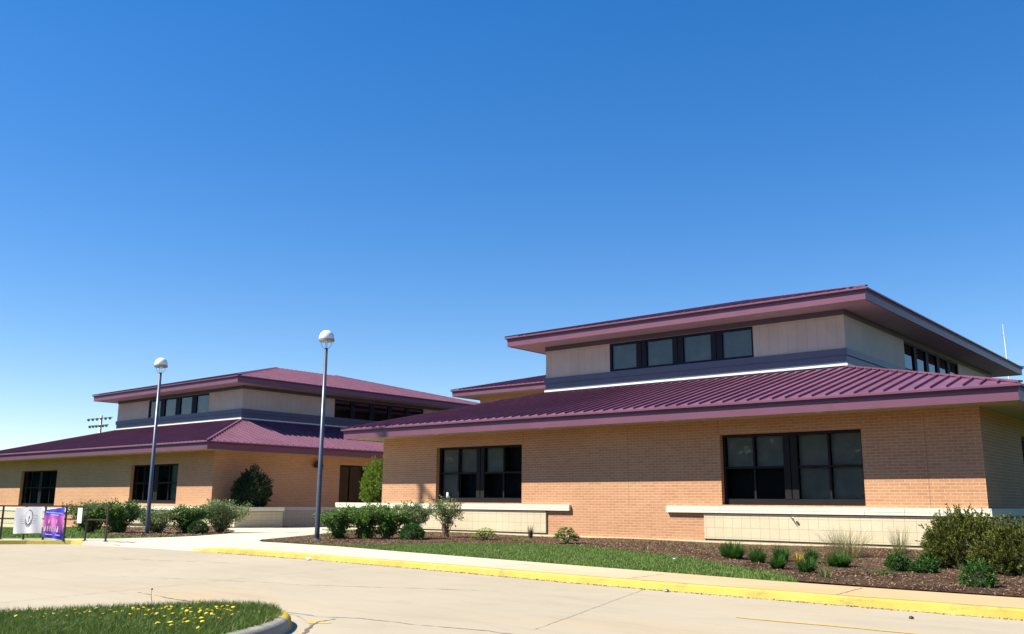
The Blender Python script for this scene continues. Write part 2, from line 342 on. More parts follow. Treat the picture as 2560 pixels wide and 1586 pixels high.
# kerb: one continuous extrusion along the pavement edge, split in painted and plain runs
def kerb_run(name, ulist, mat, wob=.0):
    mb = MB(); n = 0; prof = [(0, 0), (.035, .8), (.06, .97), (.1, 1.0), (.17, 1.0)]
    for u in ulist:
        e = 1e-2; t = Vector((2*e, kv(u+e)-kv(u-e), 0)).normalized(); nrm = Vector((-t.y, t.x, 0)); h = edge(u)+.002
        for dy, zz in prof:
            mb.v.append((u+nrm.x*dy, kv(u)+nrm.y*dy, -.01 if zz == 0 else zz*h+.002))
    k = len(prof)
    for i in range(len(ulist)-1):
        for j in range(k-1): mb.f.append((i*k+j, (i+1)*k+j, (i+1)*k+j+1, i*k+j+1))
    return mb.build(name, mat, smooth=False)
kb = kerb_run("kerb", list(np.arange(-25.4, 25.01, .2)), YEL); tag(kb, kind='structure')
kb2 = kerb_run("kerb", list(np.arange(-31.0, -25.39, .2)), KERBC); tag(kb2, kind='structure')
kb3 = kerb_run("kerb", list(np.arange(-60, -30.99, .2)), YEL); tag(kb3, kind='structure')
# pavement and road joints / cracks
def strip(name, pts, w, mat, z=None, dz=.006, jit=.3, step=.12):
    mb = MB(); P = []
    for (a, b) in zip(pts, pts[1:]):
        a = Vector((*a, 0)); b = Vector((*b, 0)); n = max(1, int((b-a).length/step))
        for i in range(n): P.append(a.lerp(b, i/n))
    P.append(Vector((*pts[-1], 0))); off = 0
    for i, p in enumerate(P):
        d = (P[min(i+1, len(P)-1)]-P[max(i-1, 0)]).normalized(); nn = Vector((-d.y, d.x, 0))
        off = off*.85+random.gauss(0, jit*w*.8); ww = w*(1+random.uniform(-jit, jit)*1.6)/2
        for s_ in (-1, 1):
            q = p+nn*(off+s_*max(.002, ww)); mb.v.append((q.x, q.y, (gz(q.x, q.y) if z is None else z)+dz))
    for i in range(len(P)-1): mb.f.append((2*i, 2*i+1, 2*i+3, 2*i+2))
    o = mb.build(name, mat); return tag(o, kind='structure')
strip("road_crack", [(-14.7, 7.94), (-13.6, 7.86), (-12.3, 7.75)], .03, CRACK, 0, .004, .6)
strip("road_crack", [(-10.75, 8.0), (-10.1, 7.96), (-9.5, 8.2), (-8.86, 8.33), (-8.0, 8.42), (-7.25, 8.49), (-4, 8.7)], .035, JOINT, 0, .004, .6)
strip("road_crack", [(-9.72, 7.95), (-9.62, 7.6), (-9.2, 7.1), (-8.75, 6.7), (-8.2, 5.9)], .03, CRACK, 0, .005, .6)
strip("road_crack", [(-23, 11.9), (-21.2, 12.6), (-19.7, 13.2)], .02, JOINT, 0, .004, .8)
strip("road_crack", [(-14.4, 10.5), (-12.2, 11.6), (-10.6, 12.3)], .018, JOINT, 0, .004, .8)
strip("road_crack", [(-33, 9.2), (-27, 11.0), (-22.5, 12.4)], .015, JOINT, 0, .004, .8)
strip("road_crack", [(-18, 9.3), (-14.5, 10.6)], .015, JOINT, 0, .004, .8)
strip("road_crack", [(-9.3, 7.3), (-10.4, 7.85), (-12.3, 7.75)], .02, JOINT, 0, .004, .8)
for a_, b_ in (((-17, 15.1), (-14.2, 4)), ((-9, 14.3), (-7.2, 9)), ((-24.5, 15.2), (-21.5, 6)), ((-2, 14.0), (-1, 9))): strip("road_joint", [a_, b_], .012, simple('faint_joint', (.30, .26, .195), .95, .2, 8), 0, .0035, .5)
strip("road_marking", [(-5.95, 11.78), (-4.4, 11.82), (-3.6, 11.8), (6, 11.8)], .1, simple("faded_yellow_line", (.50, .34, .09), .8, .15, 5), 0, .006, .05)
for u in (-2.2, -5.6, -9.55, -13.2, -16.9, -20.8, -24.3):
    strip("pavement_joint", [(u, kv(u)+.17), (u-.1, kv(u)+1.6)], .022, JOINT, None, .010, .4)
strip("gutter_line", [(u, kv(u)-.02) for u in np.arange(-25, 5, .5)], .03, JOINT, 0, .003, .9)
YELP = MB()
for i in range(14):
    a = 2*math.pi*i/14; r = .22*(1+.25*math.sin(3*a)); YELP.v.append((-9.62+r*.9*math.cos(a), 7.60+r*.5*math.sin(a), .0045))
YELP.f.append(tuple(range(14))); tag(YELP.build("road_marking", simple("paint_spill", (.50, .36, .10), .8, .2, 6)), kind='structure')
# ---------------------------------------------------------------- island
ISL = [(-13.2, -2), (-12.6, 2.0), (-12.15, 4.1), (-11.75, 5.4), (-11.35, 6.45), (-11.0, 7.1), (-10.6, 7.42), (-10.2, 7.45), (-9.75, 7.28), (-9.35, 6.98), (-8.98, 6.6), (-8.6, 6.0), (-8.3, 5.3), (-7.9, 4.3), (-7.0, 2.0), (-5.6, -2)]
def smoothpoly(P, n=3):
    for _ in range(n):
        Q = [P[0]]
        for a, b in zip(P, P[1:]): Q += [(a[0]*.75+b[0]*.25, a[1]*.75+b[1]*.25), (a[0]*.25+b[0]*.75, a[1]*.25+b[1]*.75)]
        P = Q+[P[-1]]
    return P
IP = smoothpoly(ISL, 3)
KI, kt, kp = new_mat("island_kerb_surface")
tcn = N(kt, "ShaderNodeTexCoord"); kvx = coords(kt)
def near(px, py, r):
    d = N(kt, "ShaderNodeVectorMath", operation='DISTANCE'); kt.links.new(tcn.outputs['Object'], d.inputs[0]); d.inputs[1].default_value = (px, py, .1)
    a = N(kt, "ShaderNodeMath", operation='MULTIPLY_ADD'); kt.links.new(noise(kt, kvx, 5, 4), a.inputs[0]); a.inputs[1].default_value = .35; kt.links.new(d.outputs['Value'], a.inputs[2])
    l = N(kt, "ShaderNodeMath", operation='LESS_THAN'); kt.links.new(a.outputs[0], l.inputs[0]); l.inputs[1].default_value = r; return l.outputs[0]
mx = N(kt, "ShaderNodeMath", operation='MAXIMUM'); kt.links.new(near(-9.35, 7.3, .62), mx.inputs[0]); kt.links.new(near(-12.2, 4.2, 1.1), mx.inputs[1])
kc = ramp(kt, noise(kt, kvx, 1.5, 6, .65), [(.3, (.27, .25, .20)), (.7, (.42, .39, .31))])
kc = mix(kt, 1, kc, ramp(kt, noise(kt, kvx, 40, 4, .8), [(.3, (.82, .82, .82)), (.7, (1, 1, 1))]), 'MULTIPLY')
kc = mix(kt, mx.outputs[0], kc, ramp(kt, noise(kt, kvx, 6, 6, .8), [(.35, (.42, .28, .03)), (.6, (.62, .42, .03))]))
kt.links.new(kc, kp.inputs['Base Color']); kp.inputs['Roughness'].default_value = .9; bump(kt, kp, noise(kt, kvx, 45, 5, .8), .5, .02)
mb = MB(); prof = [(-.045, -.01), (-.02, .10), (.01, .135), (.05, .15), (.16, .152), (.2, .13), (.21, .05)]
for i, p in enumerate(IP):
    a = Vector(IP[max(i-1, 0)]); b = Vector(IP[min(i+1, len(IP)-1)]); d = (b-a).normalized(); nn = Vector((d.y, -d.x))   # inward
    for w, z in prof: mb.v.append((p[0]+nn.x*w, p[1]+nn.y*w, z))
k = len(prof)
for i in range(len(IP)-1):
    for j in range(k-1): mb.f.append((i*k+j, i*k+j+1, (i+1)*k+j+1, (i+1)*k+j))
tag(mb.build("island_kerb", KI, smooth=True), kind='structure')
mb = MB(); mb.v = [(x, y, .12) for x, y in IP]; mb.f = [tuple(range(len(IP)))]
tag(mb.build("island_ground", TURF), kind='structure')
def blades(name, pts, h, w, mat, lean=.35, label=None, parent=None, segs=1):
    n = len(pts); pts = np.asarray(pts); a = rng.uniform(0, 2*np.pi, n); hh = h*rng.uniform(.45, 1.15, n); ww = w*rng.uniform(.6, 1.3, n)
    sx, sy_ = np.cos(a)*ww/2, np.sin(a)*ww/2; la = rng.uniform(0, 2*np.pi, n); ll = hh*np.abs(rng.normal(0, lean, n))
    z0 = np.zeros(n)
    A = pts+np.stack([sx, sy_, z0], 1); B = pts-np.stack([sx, sy_, z0], 1)
    Mx = np.stack([np.cos(la)*ll*.35, np.sin(la)*ll*.35, hh*.6], 1); T = pts+np.stack([np.cos(la)*ll, np.sin(la)*ll, hh], 1)
    C_ = A*.8+B*.2+Mx; D_ = A*.2+B*.8+Mx
    V = np.stack([A, B, D_, C_, T], 1).reshape(-1, 3); i = np.arange(n)[:, None]*5
    F3 = np.concatenate([i+[0, 1, 2], i+[0, 2, 3], i+[3, 2, 4]], 0)
    return np_mesh(name, V, F3, mat, parent)
pts = []
while len(pts) < 52000:
    x, y = random.uniform(-13, -7.3), random.uniform(3.0, 7.4)
    if inpoly(x, y, IP) and inpoly(x+.14, y, IP) and inpoly(x-.1, y, IP) and inpoly(x, y+.12, IP):
        if y < 4.2 and random.random() < .5: continue
        pts.append((x, y, .11))
gi = blades("grass", pts, .125, .012, G_BLADE2, .6); tag(gi, kind='stuff')
pts = []
LP = WIN[1:]; LAWNP = LE + [(-7.5, 16.2), (-11.7, 16.82), (-14.7, 17.26), (-19.1, 17.9), (-22.3, 18.47), (-25.4, 18.64)]
while len(pts) < 52000:
    x, y = random.uniform(-26.6, -6.8), random.uniform(16, 24.6)
    if inpoly(x, y, LAWNP): pts.append((x, y, gz(x, y)-.01))
tag(blades("grass", pts, .07, .022, G_BLADE, .5), kind='stuff')
pts = []
while len(pts) < 16000:
    x, y = random.uniform(-66, -32.5), random.uniform(15, 31)
    if y > kv(x)+1.6 and not inpoly(x, y, poly) and not inpoly(x, y, MP2): pts.append((x, y, gz(x, y)-.01))
tag(blades("grass", pts, .09, .05, G_BLADE, .5), kind='stuff')
# straw-coloured fringe and mulch chips
def chips(name, P, n, size, bx, mat=CHIP):
    c = []; 
    while len(c) < n:
        x, y = random.uniform(bx[0], bx[1]), random.uniform(bx[2], bx[3])
        if inpoly(x, y, P): c.append((x, y, gz(x, y)+.03))
    c = np.array(c); n = len(c); a = rng.uniform(0, 2*np.pi, n); L = size*rng.uniform(.4, 1.4, n); wd = L*rng.uniform(.2, .5, n); tz = rng.normal(0, .35, n)
    U = np.stack([np.cos(a), np.sin(a), tz], 1)*L[:, None]/2; Wv = np.stack([-np.sin(a), np.cos(a), rng.normal(0, .3, n)], 1)*wd[:, None]/2
    V = np.stack([c-U-Wv, c+U-Wv, c+U+Wv, c-U+Wv], 1).reshape(-1, 3); F = np.arange(n)[:, None]*4+[0, 1, 2, 3]
    return tag(np_mesh(name, V, F, mat), kind='stuff')
chips("mulch_chips", MP, 46000, .038, (-33, 0, 16, 30))
chips("mulch_chips", MP2, 3000, .09, (-60, -33, 17, 31))
# ---------------------------------------------------------------- buildings
PITCHR = .25
def wall_face(mb, A, B, z0, z1, holes, nrm, depth=.27):
    """vertical wall from A to B (plan points); holes (s0,s1,z0,z1) in metres along A->B, reveals run inward"""
    A = Vector((*A, 0)); B = Vector((*B, 0)); L = (B-A).length; d = (B-A)/L; inn = -Vector((*nrm, 0))
    xs = sorted({0, L, *[h[0] for h in holes], *[h[1] for h in holes]}); zs = sorted({z0, z1, *[h[2] for h in holes], *[h[3] for h in holes]})
    P = lambda s, z, q=0: tuple(A+d*s+Vector((0, 0, z))+inn*q)
    for a, b in zip(xs, xs[1:]):
        for c, e in zip(zs, zs[1:]):
            m1, m2 = (a+b)/2, (c+e)/2
            if any(h[0] < m1 < h[1] and h[2] < m2 < h[3] for h in holes): continue
            mb.quad(P(a, c), P(b, c), P(b, e), P(a, e))
    for h in holes:
        a, b, c, e = h[:4]
        mb.quad(P(a, c), P(a, e), P(a, e, depth), P(a, c, depth)); mb.quad(P(b, e), P(b, c), P(b, c, depth), P(b, e, depth))
        mb.quad(P(a, e), P(b, e), P(b, e, depth), P(a, e, depth)); mb.quad(P(b, c), P(a, c), P(a, c, depth), P(b, c, depth))
def window(root, A, d, inn, s0, s1, z0, z1, units, cols, rows, fmat, blinds, rec, wide=.45, fr=.09, mul=.07, base=.0, label=None, sill=True, topdark=0):
    """window unit set into a hole: frame, pane, blind, dark backing, sill"""
    A = Vector((*A, 0)); d = Vector((*d, 0)); inn = Vector((*inn, 0))
    P = lambda s, z, q: A+d*s+Vector((0, 0, z))+inn*q
    def slab(mb, a, b, c, e, q0, q1):
        n = len(mb.v); pts = [P(a, c, q0), P(b, c, q0), P(b, c, q1), P(a, c, q1), P(a, e, q0), P(b, e, q0), P(b, e, q1), P(a, e, q1)]
        mb.v += [tuple(p) for p in pts]
        for q in ((0, 3, 2, 1), (4, 5, 6, 7), (0, 1, 5, 4), (1, 2, 6, 5), (2, 3, 7, 6), (3, 0, 4, 7)): mb.f.append(tuple(n+i for i in q))
    ctr = P((s0+s1)/2, z0, rec)
    w = MB(); slab(w, s0, s1, z1-fr, z1, rec-.06, rec+.06); slab(w, s0, s1, z0, z0+fr+base, rec-.06, rec+.06)
    slab(w, s0, s0+fr, z0+fr+base, z1-fr, rec-.06, rec+.06); slab(w, s1-fr, s1, z0+fr+base, z1-fr, rec-.06, rec+.06)
    frame = w.build("window", fmat, root, origin=ctr)
    if label: frame['label'] = label
    it = MB()
    tot = s1-s0-2*fr; uw = (tot-wide*(units-1))/units
    for u in range(units):
        a = s0+fr+u*(uw+wide); m = MB()
        if u < units-1:
            slab(m, a+uw, a+uw+wide, z0+fr+base, z1-fr, rec-.03, rec+.04); slab(m, a+uw+.001, a+uw+wide*.46, z0+fr+base+.001, z1-fr-.001, rec-.07, rec-.028); slab(m, a+uw+wide*.54, a+uw+wide-.001, z0+fr+base+.001, z1-fr-.001, rec-.07, rec-.028)
            m.build("mullion", fmat, frame)
        m = MB()
        cw = (uw-mul*(cols-1))/cols; rh = (z1-z0-2*fr-base-mul*(rows-1))/rows
        for c in range(1, cols): slab(m, a+c*cw+(c-1)*mul, a+c*cw+c*mul, z0+fr+base, z1-fr, rec-.05, rec+.05)
        for r in range(1, rows):
            zz = z0+fr+base+r*rh+(r-1)*mul; slab(m, a+.001, a+uw-.001, zz, zz+mul, rec-.045, rec+.045)
        if m.v: m.build("glazing_bar", fmat, frame)
        for c in range(cols):
            for r in range(rows):
                if blinds(u, c, r):
                    bl = MB(); zz = z0+fr+base+r*(rh+mul); slab(bl, a+c*(cw+mul), a+c*(cw+mul)+cw, zz, zz+rh, rec+.14, rec+.16); bl.build("blind", BLIND, frame)
        gl_ = MB(); gl_.quad(P(a, z0+fr+base, rec), P(a+uw, z0+fr+base, rec), P(a+uw, z1-fr, rec), P(a, z1-fr, rec)); gl_.build("pane", GLASS if fmat is NAVY else GLASSL, frame)
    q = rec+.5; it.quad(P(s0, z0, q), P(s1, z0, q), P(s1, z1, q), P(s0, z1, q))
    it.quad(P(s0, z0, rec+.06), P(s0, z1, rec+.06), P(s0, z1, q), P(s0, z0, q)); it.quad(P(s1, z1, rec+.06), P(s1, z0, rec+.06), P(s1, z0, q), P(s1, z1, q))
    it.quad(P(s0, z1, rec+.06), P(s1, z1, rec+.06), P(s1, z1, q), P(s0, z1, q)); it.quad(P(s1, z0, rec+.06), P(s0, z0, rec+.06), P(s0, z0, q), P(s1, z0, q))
    it.build("dark_backing", DARK, frame)
    if sill:
        x = MB(); slab(x, s0+.01, s1-.01, z0-.06, z0-.002, .02, rec+.05); x.build("window_sill", GREYM, frame)
    return frame
def ring_quads(mb, R0, R1):
    """quads between two rectangles ((x0,x1,y0,y1,z))"""
    c = lambda R: [(R[0], R[2], R[4]), (R[1], R[2], R[4]), (R[1], R[3], R[4]), (R[0], R[3], R[4])]
    a, b = c(R0), c(R1)
    for i in range(4):
        j = (i+1) % 4; q = [a[i], a[j], b[j], b[i]]; u_ = []
        for p in q:
            if p not in u_: u_.append(p)
        if len(u_) > 2: mb.quad(*u_)
def ribs(mb, O, I, sides, sp=.457, h=.07, w=.022, inset=.13):
    ox0, ox1, oy0, oy1, z0 = O; ix0, ix1, iy0, iy1, z1 = I
    def run(a0, a1, i0, i1, P):                     # along-axis outer/inner ranges; P(along, t)
        s = a0+sp*.6
        while s < a1-.1:
            t = 1.0
            if s < i0: t = (s-a0)/(i0-a0)
            if s > i1: t = min(t, (a1-s)/(a1-i1))
            run_in = inset/4.0
            if t > run_in*.5+.02:
                A, B = P(s, 0.018), P(s, t-.012)
                mb.bar(A+Vector((0, 0, h/2)), B+Vector((0, 0, h/2)), w, h)
            s += sp
    if 'f' in sides: run(ox0, ox1, ix0, ix1, lambda s, t: Vector((s, oy0+(iy0-oy0)*t, z0+(z1-z0)*t)))
    if 'b' in sides: run(ox0, ox1, ix0, ix1, lambda s, t: Vector((s, oy1+(iy1-oy1)*t, z0+(z1-z0)*t)))
    if 'r' in sides: run(oy0, oy1, iy0, iy1, lambda s, t: Vector((ox1+(ix1-ox1)*t, s, z0+(z1-z0)*t)))
    if 'l' in sides: run(oy0, oy1, iy0, iy1, lambda s, t: Vector((ox0+(ix0-ox0)*t, s, z0+(z1-z0)*t)))
def eave(root, R, zb, zt, wall, soffm, n=''):
    """fascia board, drip edge and soffit round the rectangle R=(x0,x1,y0,y1)"""
    x0, x1, y0, y1 = R
    f = MB(); t = .05
    bt = zt-.135
    f.box(x0, x1, y0, y0+t, zb, bt).box(x0, x1, y1-t, y1, zb, bt).box(x0, x0+t, y0+t, y1-t, zb, bt).box(x1-t, x1, y0+t, y1-t, zb, bt)
    f.build("fascia", FASC, root)
    g_ = MB(); q = .028
    g_.box(x0-q, x1+q, y0-q, y0+t, bt, zt-.065).box(x0-q, x1+q, y1-t, y1+q, bt, zt-.065).box(x0-q, x0+t, y0+t, y1-t, bt, zt-.065).box(x1-t, x1+q, y0+t, y1-t, bt, zt-.065)
    g_.build("eave_shade_strip", PLUMD, root)  # dark strip: shade below the drip edge put into the colour
    e = MB(); q = .11
    e.box(x0-q, x1+q, y0-q, y0+t, zt-.065, zt-.002).box(x0-q, x1+q, y1-t, y1+q, zt-.065, zt-.002).box(x0-q, x0+t, y0+t, y1-t, zt-.065, zt-.002).box(x1-t, x1+q, y0+t, y1-t, zt-.065, zt-.002)
    e.build("drip_edge", FASC, root)
    s_ = MB(); wx0, wx1, wy0, wy1 = wall; z = zb+.025
    ring_quads(s_, (x0+t, x1-t, y0+t, y1-t, z), (wx0, wx1, wy0, wy1, z)); s_.build("soffit", soffm, root)
def hipcaps(mb, O, I, w=.14):
    c = lambda R: [Vector((R[0], R[2], R[4])), Vector((R[1], R[2], R[4])), Vector((R[1], R[3], R[4])), Vector((R[0], R[3], R[4]))]
    for a, b in zip(c(O), c(I)): mb.bar(a+Vector((0, 0, .05)), b+Vector((0, 0, .05)), w, .05)
def block_run(root, name_pts, x0, x1, y, zb, zt, cz0, cz1, cx0, cx1, joints, foot=None, dz=0, depth=.3):
    """masonry apron along the front wall: blocks, two-tier cap, footing"""
    b = MB(); b.box(x0, x1, y-.08, y+.002, zb, zt); b.build("block_apron", BLOCK, root)
    c = MB(); js = [cx0]+sorted(j for j in joints if cx0 < j < cx1)+[cx1]
    for a, e in zip(js, js[1:]):
        c.box(a+.006, e-.006, y-.125, y+.26, cz0+.095, cz1); c.box(a+.006, e-.006, y-.115, y+.26, cz0+.082, cz0+.095); c.box(a+.006, e-.006, y-.125, y+.26, cz0, cz0+.082)
    c.build("cap_stone", CAPM, root)
def school_wing(name, label, WR, UR, OV, UOV, zs, fholes, rholes, ufw, urw, base_z, ulbands=True):
    """WR lower wall rect (x0,x1,y0,y1); UR upper block rect"""
    x0, x1, y0, y1 = WR; a0, a1, b0, b1 = UR
    root = thing(name, ((x0+x1)/2, (y0+y1)/2, 0), label, 'building')
    zw = zs['eb']+.03
    w = MB()
    wall_face(w, (x0, y0), (x1, y0), base_z, zw, fholes, (0, -1)); wall_face(w, (x1, y0), (x1, y1), base_z, zw, rholes, (1, 0))
    wall_face(w, (x1, y1), (x0, y1), base_z, zw, [], (0, 1)); wall_face(w, (x0, y1), (x0, y0), base_z, zw, [], (-1, 0))
    w.build("brick_wall", BRICK, root)
    OR = (x0-OV, x1+OV, y0-OV, y1+OV); eave(root, OR, zs['eb'], zs['et'], WR, SOFF)
    r = MB(); O = (OR[0]-.1, OR[1]+.1, OR[2]-.1, OR[3]+.1, zs['et']); I = (a0, a1, b0, b1, zs['ub'])
    ring_quads(r, O, I); ribs(r, O, I, 'flr', inset=.12); hipcaps(r, O, I); r.build("roof", ROOF, root)
    # upper block
    u = MB(); ct_ = zs['ub']-.3
    H = [(f[0]-a0, f[1]-a0, f[2], f[3]) for f in ufw]; HR = [(f[0]-b0, f[1]-b0, f[2], f[3]) for f in urw]
    wall_face(u, (a0, b0), (a1, b0), ct_, zs['ueb']+.03, H, (0, -1), .12); wall_face(u, (a1, b0), (a1, b1), ct_, zs['ueb']+.03, HR, (1, 0), .12)
    wall_face(u, (a1, b1), (a0, b1), ct_, zs['ueb']+.03, [], (0, 1)); wall_face(u, (a0, b1), (a0, b0), ct_, zs['ueb']+.03, [], (-1, 0))
    u.build("upper_wall", CLAD, root)
    def band(nm, q, za, zb, m_):
        b = MB(); b.box(a0-q, a1+q, b0-q, b0, za, zb).box(a0-q, a1+q, b1, b1+q, za, zb).box(a0-q, a0, b0, b1, za, zb).box(a1, a1+q, b0, b1, za, zb); return b.build(nm, m_, root)
    z = zs['ub']
    band("flashing", .06, z+.07, z+.155, FLASH); band("lower_band", .02, z-.1, z+.50, SLATE); band("upper_band", .075, z+.50, z+.775, SLATE)
    band("head_band", .03, zs['hb'], zs['ueb']+.028, HEAD)
    UO = (a0-UOV, a1+UOV, b0-UOV, b1+UOV); eave(root, UO, zs['ueb'], zs['uet'], UR, SOFFG)
    r = MB(); q = .1; hw = (UO[1]-UO[0])/2+q; O = (UO[0]-q, UO[1]+q, UO[2]-q, UO[3]+q, zs['uet']); mx_ = (O[0]+O[1])/2
    I = (mx_, mx_, O[2]+hw, O[3]-hw, zs['uet']+hw*PITCHR)
    ring_quads(r, O, I); ribs(r, O, I, 'flr'); hipcaps(r, O, I, .12); r.build("upper_roof", ROOF, root)
    return root
D = 30.24
# --- right wing
ZS = dict(eb=4.44, et=4.91, ub=6.93, hb=9.09, ueb=9.30, uet=9.76)
WR = (-33.72, -6.98, D, 66.5); UR = (-28.48, -13.12, 36.41, 60.5); UO1 = 1.41
w1 = (-30.07, -24.96, 1.47, 3.94); w2 = (-15.66, -10.58, 1.47, 3.95)
fh = [(w[0]-WR[0], w[1]-WR[0], w[2], w[3]) for w in (w1, w2)]
rh = [(5.4, 8.2, 1.47, 3.9), (12, 16, 1.47, 3.9)]
cw = (-24.56, -17.09, 7.72, 9.085); crw = (44.0, 53.2, 7.72, 9.085)
RW = school_wing("school_wing", "nearer and larger brick school wing with plum metal roof, filling the right side", WR, UR, 1.38, UO1, ZS, fh, rh, [cw], [crw], -.1)
window(RW, (WR[0], D), (1, 0), (0, 1), fh[0][0], fh[0][1], w1[2], w1[3], 2, 2, 2, BRONZE, lambda u, c, r: (u == 0 and not (c == 1 and r == 0)) or (u == 1 and r == 1 and c == 0), .27, .47, base=.12, label="dark two-unit window with a paper note in its lower left pane")
window(RW, (WR[0], D), (1, 0), (0, 1), fh[1][0], fh[1][1], w2[2], w2[3], 2, 2, 2, BRONZE, lambda u, c, r: not (u == 0 and r == 0), .27, .50, base=.12, label="largest dark window, blinds down behind all panes but the lower left pair")
for a in rh: window(RW, (WR[1], D), (0, 1), (-1, 0), a[0], a[1], a[2], a[3], 1, 2, 2, BRONZE, lambda u, c, r: False, .27)
window(RW, (UR[0], UR[2]), (1, 0), (0, 1), cw[0]-UR[0], cw[1]-UR[0], cw[2], cw[3], 4, 1, 1, NAVY, lambda u, c, r: True, .1, .56, fr=.1, sill=False, label="clerestory window of four grey-blue panes on the front")
window(RW, (UR[1], UR[2]), (0, 1), (-1, 0), crw[0]-UR[2], crw[1]-UR[2], crw[2], crw[3], 5, 1, 1, NAVY, lambda u, c, r: False, .1, .4, fr=.1, sill=False)
pn = MB().box(-29.62, -29.5, D+.24, D+.262, 1.70, 1.92); pn.build("paper_note", WHITE, RW)
jR = [-8.2, -9.35, -10.6, -13.02, -15.7, -24.3, -26.9, -29.4, -31.9]
JL = list(np.arange(-36, -22, 2.55))
block_run(RW, None, -16.36, -6.93, D, .28, 1.11, 1.185, 1.42, -17.9, -6.86, jR)
block_run(RW, None, -37.0, -23.6, D, .28, 1.11, 1.185, 1.42, -37.05, -22.37, jR)
# dark strips standing in for gap shade, and footings
ft = MB().box(-37.0, -6.9, D-.06, D-.004, -.2, .21); ft.build("footing", FOOT, RW)
MB().box(-16.36, -6.93, D-.055, D-.003, .213, .278).build("shadow_strip", RECESS, RW); MB().box(-23.6-13.4, -23.6, D-.055, D-.003, .213, .278).build("shadow_strip", RECESS, RW); MB().box(-16.36, -6.93, D-.10, D-.003, 1.112, 1.183).build("shadow_strip", RECESS, RW); MB().box(-37.0, -23.6, D-.10, D-.003, 1.112, 1.183).build("shadow_strip", RECESS, RW)
sd = MB().box(-6.978, -6.90, D, 66.5, .28, 1.11); sd.build("block_apron", BLOCK, RW)
sd = MB().box(-6.978, -6.86, D+.262, 66.5, 1.185, 1.42); sd.build("cap_stone", CAPM, RW)
for jx in (-15.72, -24.90): MB().box(jx-.008, jx+.008, D-.003, D+.01, 3.95, 4.46).build("movement_joint", PLUMD, RW)
for jx in (-19.6, -8.6): MB().box(jx-.008, jx+.008, D-.003, D+.01, 1.43, 4.46).build("movement_joint", simple("joint_sealant", (.30, .17, .10), .8, .1, 4), RW)
for jx in (-11.5, -17.2, -23.0, -29.0): MB().lathe((jx, D-1.15, 4.452), [(.0, -.012), (.085, -.012), (.10, .004), (.10, .012)], 16).build("soffit_light", WHITE, RW)
# planter box to the left of the right wing
pb = MB().box(-37.0, -36.7, D+.003, 34, .0, 1.11).box(-37.0, -33.73, 34.0, 34.3, 0, 1.11).box(-36.7, -33.74, D+.003, D+.3, 0, 1.11); pb.build("planter_wall", BLOCK, RW)
pc = MB().box(-37.05, -36.65, D+.262, 34.35, 1.185, 1.42); pc.build("planter_cap", CAPM, RW)
ps = MB().quad((-36.7, D+.3, 1.3), (-33.74, D+.3, 1.3), (-33.74, 34, 1.3), (-36.7, 34, 1.3)); ps.build("planter_soil", MULCH, RW)
# --- left wing
DL = 31.07
ZL = dict(ZS)
WL = (-82.5, -49.87, DL, 66.0); UL = (-72.5, -54.85, 36.05, 60.0)
l1 = (-77.35, -71.0, .92, 3.62); l2 = (-59.85, -53.9, 1.24, 3.76)
fl = [(w[0]-WL[0], w[1]-WL[0], w[2], w[3]) for w in (l1, l2)]
rl = [(40.8-DL, 45.6-DL, -.05, 3.93), (50-DL, 54-DL, 1.2, 3.9)]
cl = (-67.6, -59.1, 7.60, 9.085); crl = (44.1, 53.5, 7.62, 9.085)
LW = school_wing("school_wing", "farther brick school wing with plum metal roof, behind the railing and farther lamp", WL, UL, 1.38, 1.41, ZL, fl, rl, [cl], [crl], -1.2)
window(LW, (WL[0], DL), (1, 0), (0, 1), fl[0][0], fl[0][1], l1[2], l1[3], 2, 2, 2, BRONZE, lambda u, c, r: False, .27, .47, base=.12)
window(LW, (WL[0], DL), (1, 0), (0, 1), fl[1][0], fl[1][1], l2[2], l2[3], 2, 2, 2, BRONZE, lambda u, c, r: u == 1 and c == 1, .27, .47, base=.12)
window(LW, (WL[1], DL), (0, 1), (-1, 0), rl[0][0], rl[0][1], rl[0][2], rl[0][3], 2, 2, 1, BRONZE, lambda u, c, r: False, .4, .2, sill=False, label="tall dark entrance glazing in the shaded side wall")
window(LW, (WL[1], DL), (0, 1), (-1, 0), rl[1][0], rl[1][1], rl[1][2], rl[1][3], 2, 2, 2, BRONZE, lambda u, c, r: False, .27)
window(LW, (UL[0], UL[2]), (1, 0), (0, 1), cl[0]-UL[0], cl[1]-UL[0], cl[2], cl[3], 4, 1, 1, NAVY, lambda u, c, r: True, .1, .6, fr=.1, sill=False, label="clerestory window of four panes facing the road")
window(LW, (UL[1], UL[2]), (0, 1), (-1, 0), crl[0]-UL[2], crl[1]-UL[2], crl[2], crl[3], 5, 1, 1, NAVY, lambda u, c, r: False, .1, .4, fr=.1, sill=False)
zc = 1.10
block_run(LW, None, -61.3, -46.7, DL-.3, -.02, .82, .86, zc, -62.4, -46.64, [-48.6, -51, -53.5, -56, -58.5])
block_run(LW, None, -90, -69.35, DL, -.45, .50, .55, .82, -90, -68.05, [-71, -74, -77, -80])
pb = MB().box(-46.96, -46.702, DL-.297, 34.0, -.3, .82).box(-49.86, -46.96, 33.72, 34.0, -.3, .82).box(-61.3, -46.96, DL-.297, DL-.003, -.3, .82); pb.build("planter_wall", BLOCK, LW)
pc = MB().box(-47.0, -46.64, DL-.037, 34.05, .86, zc).box(-49.86, -47.0, 33.7, 34.05, .86, zc); pc.build("planter_cap", CAPM, LW)
ps = MB().quad((-49.86, DL-.03, 1.0), (-47.0, DL-.03, 1.0), (-47.0, 33.7, 1.0), (-49.86, 33.7, 1.0)); ps.build("planter_soil", MULCH, LW)
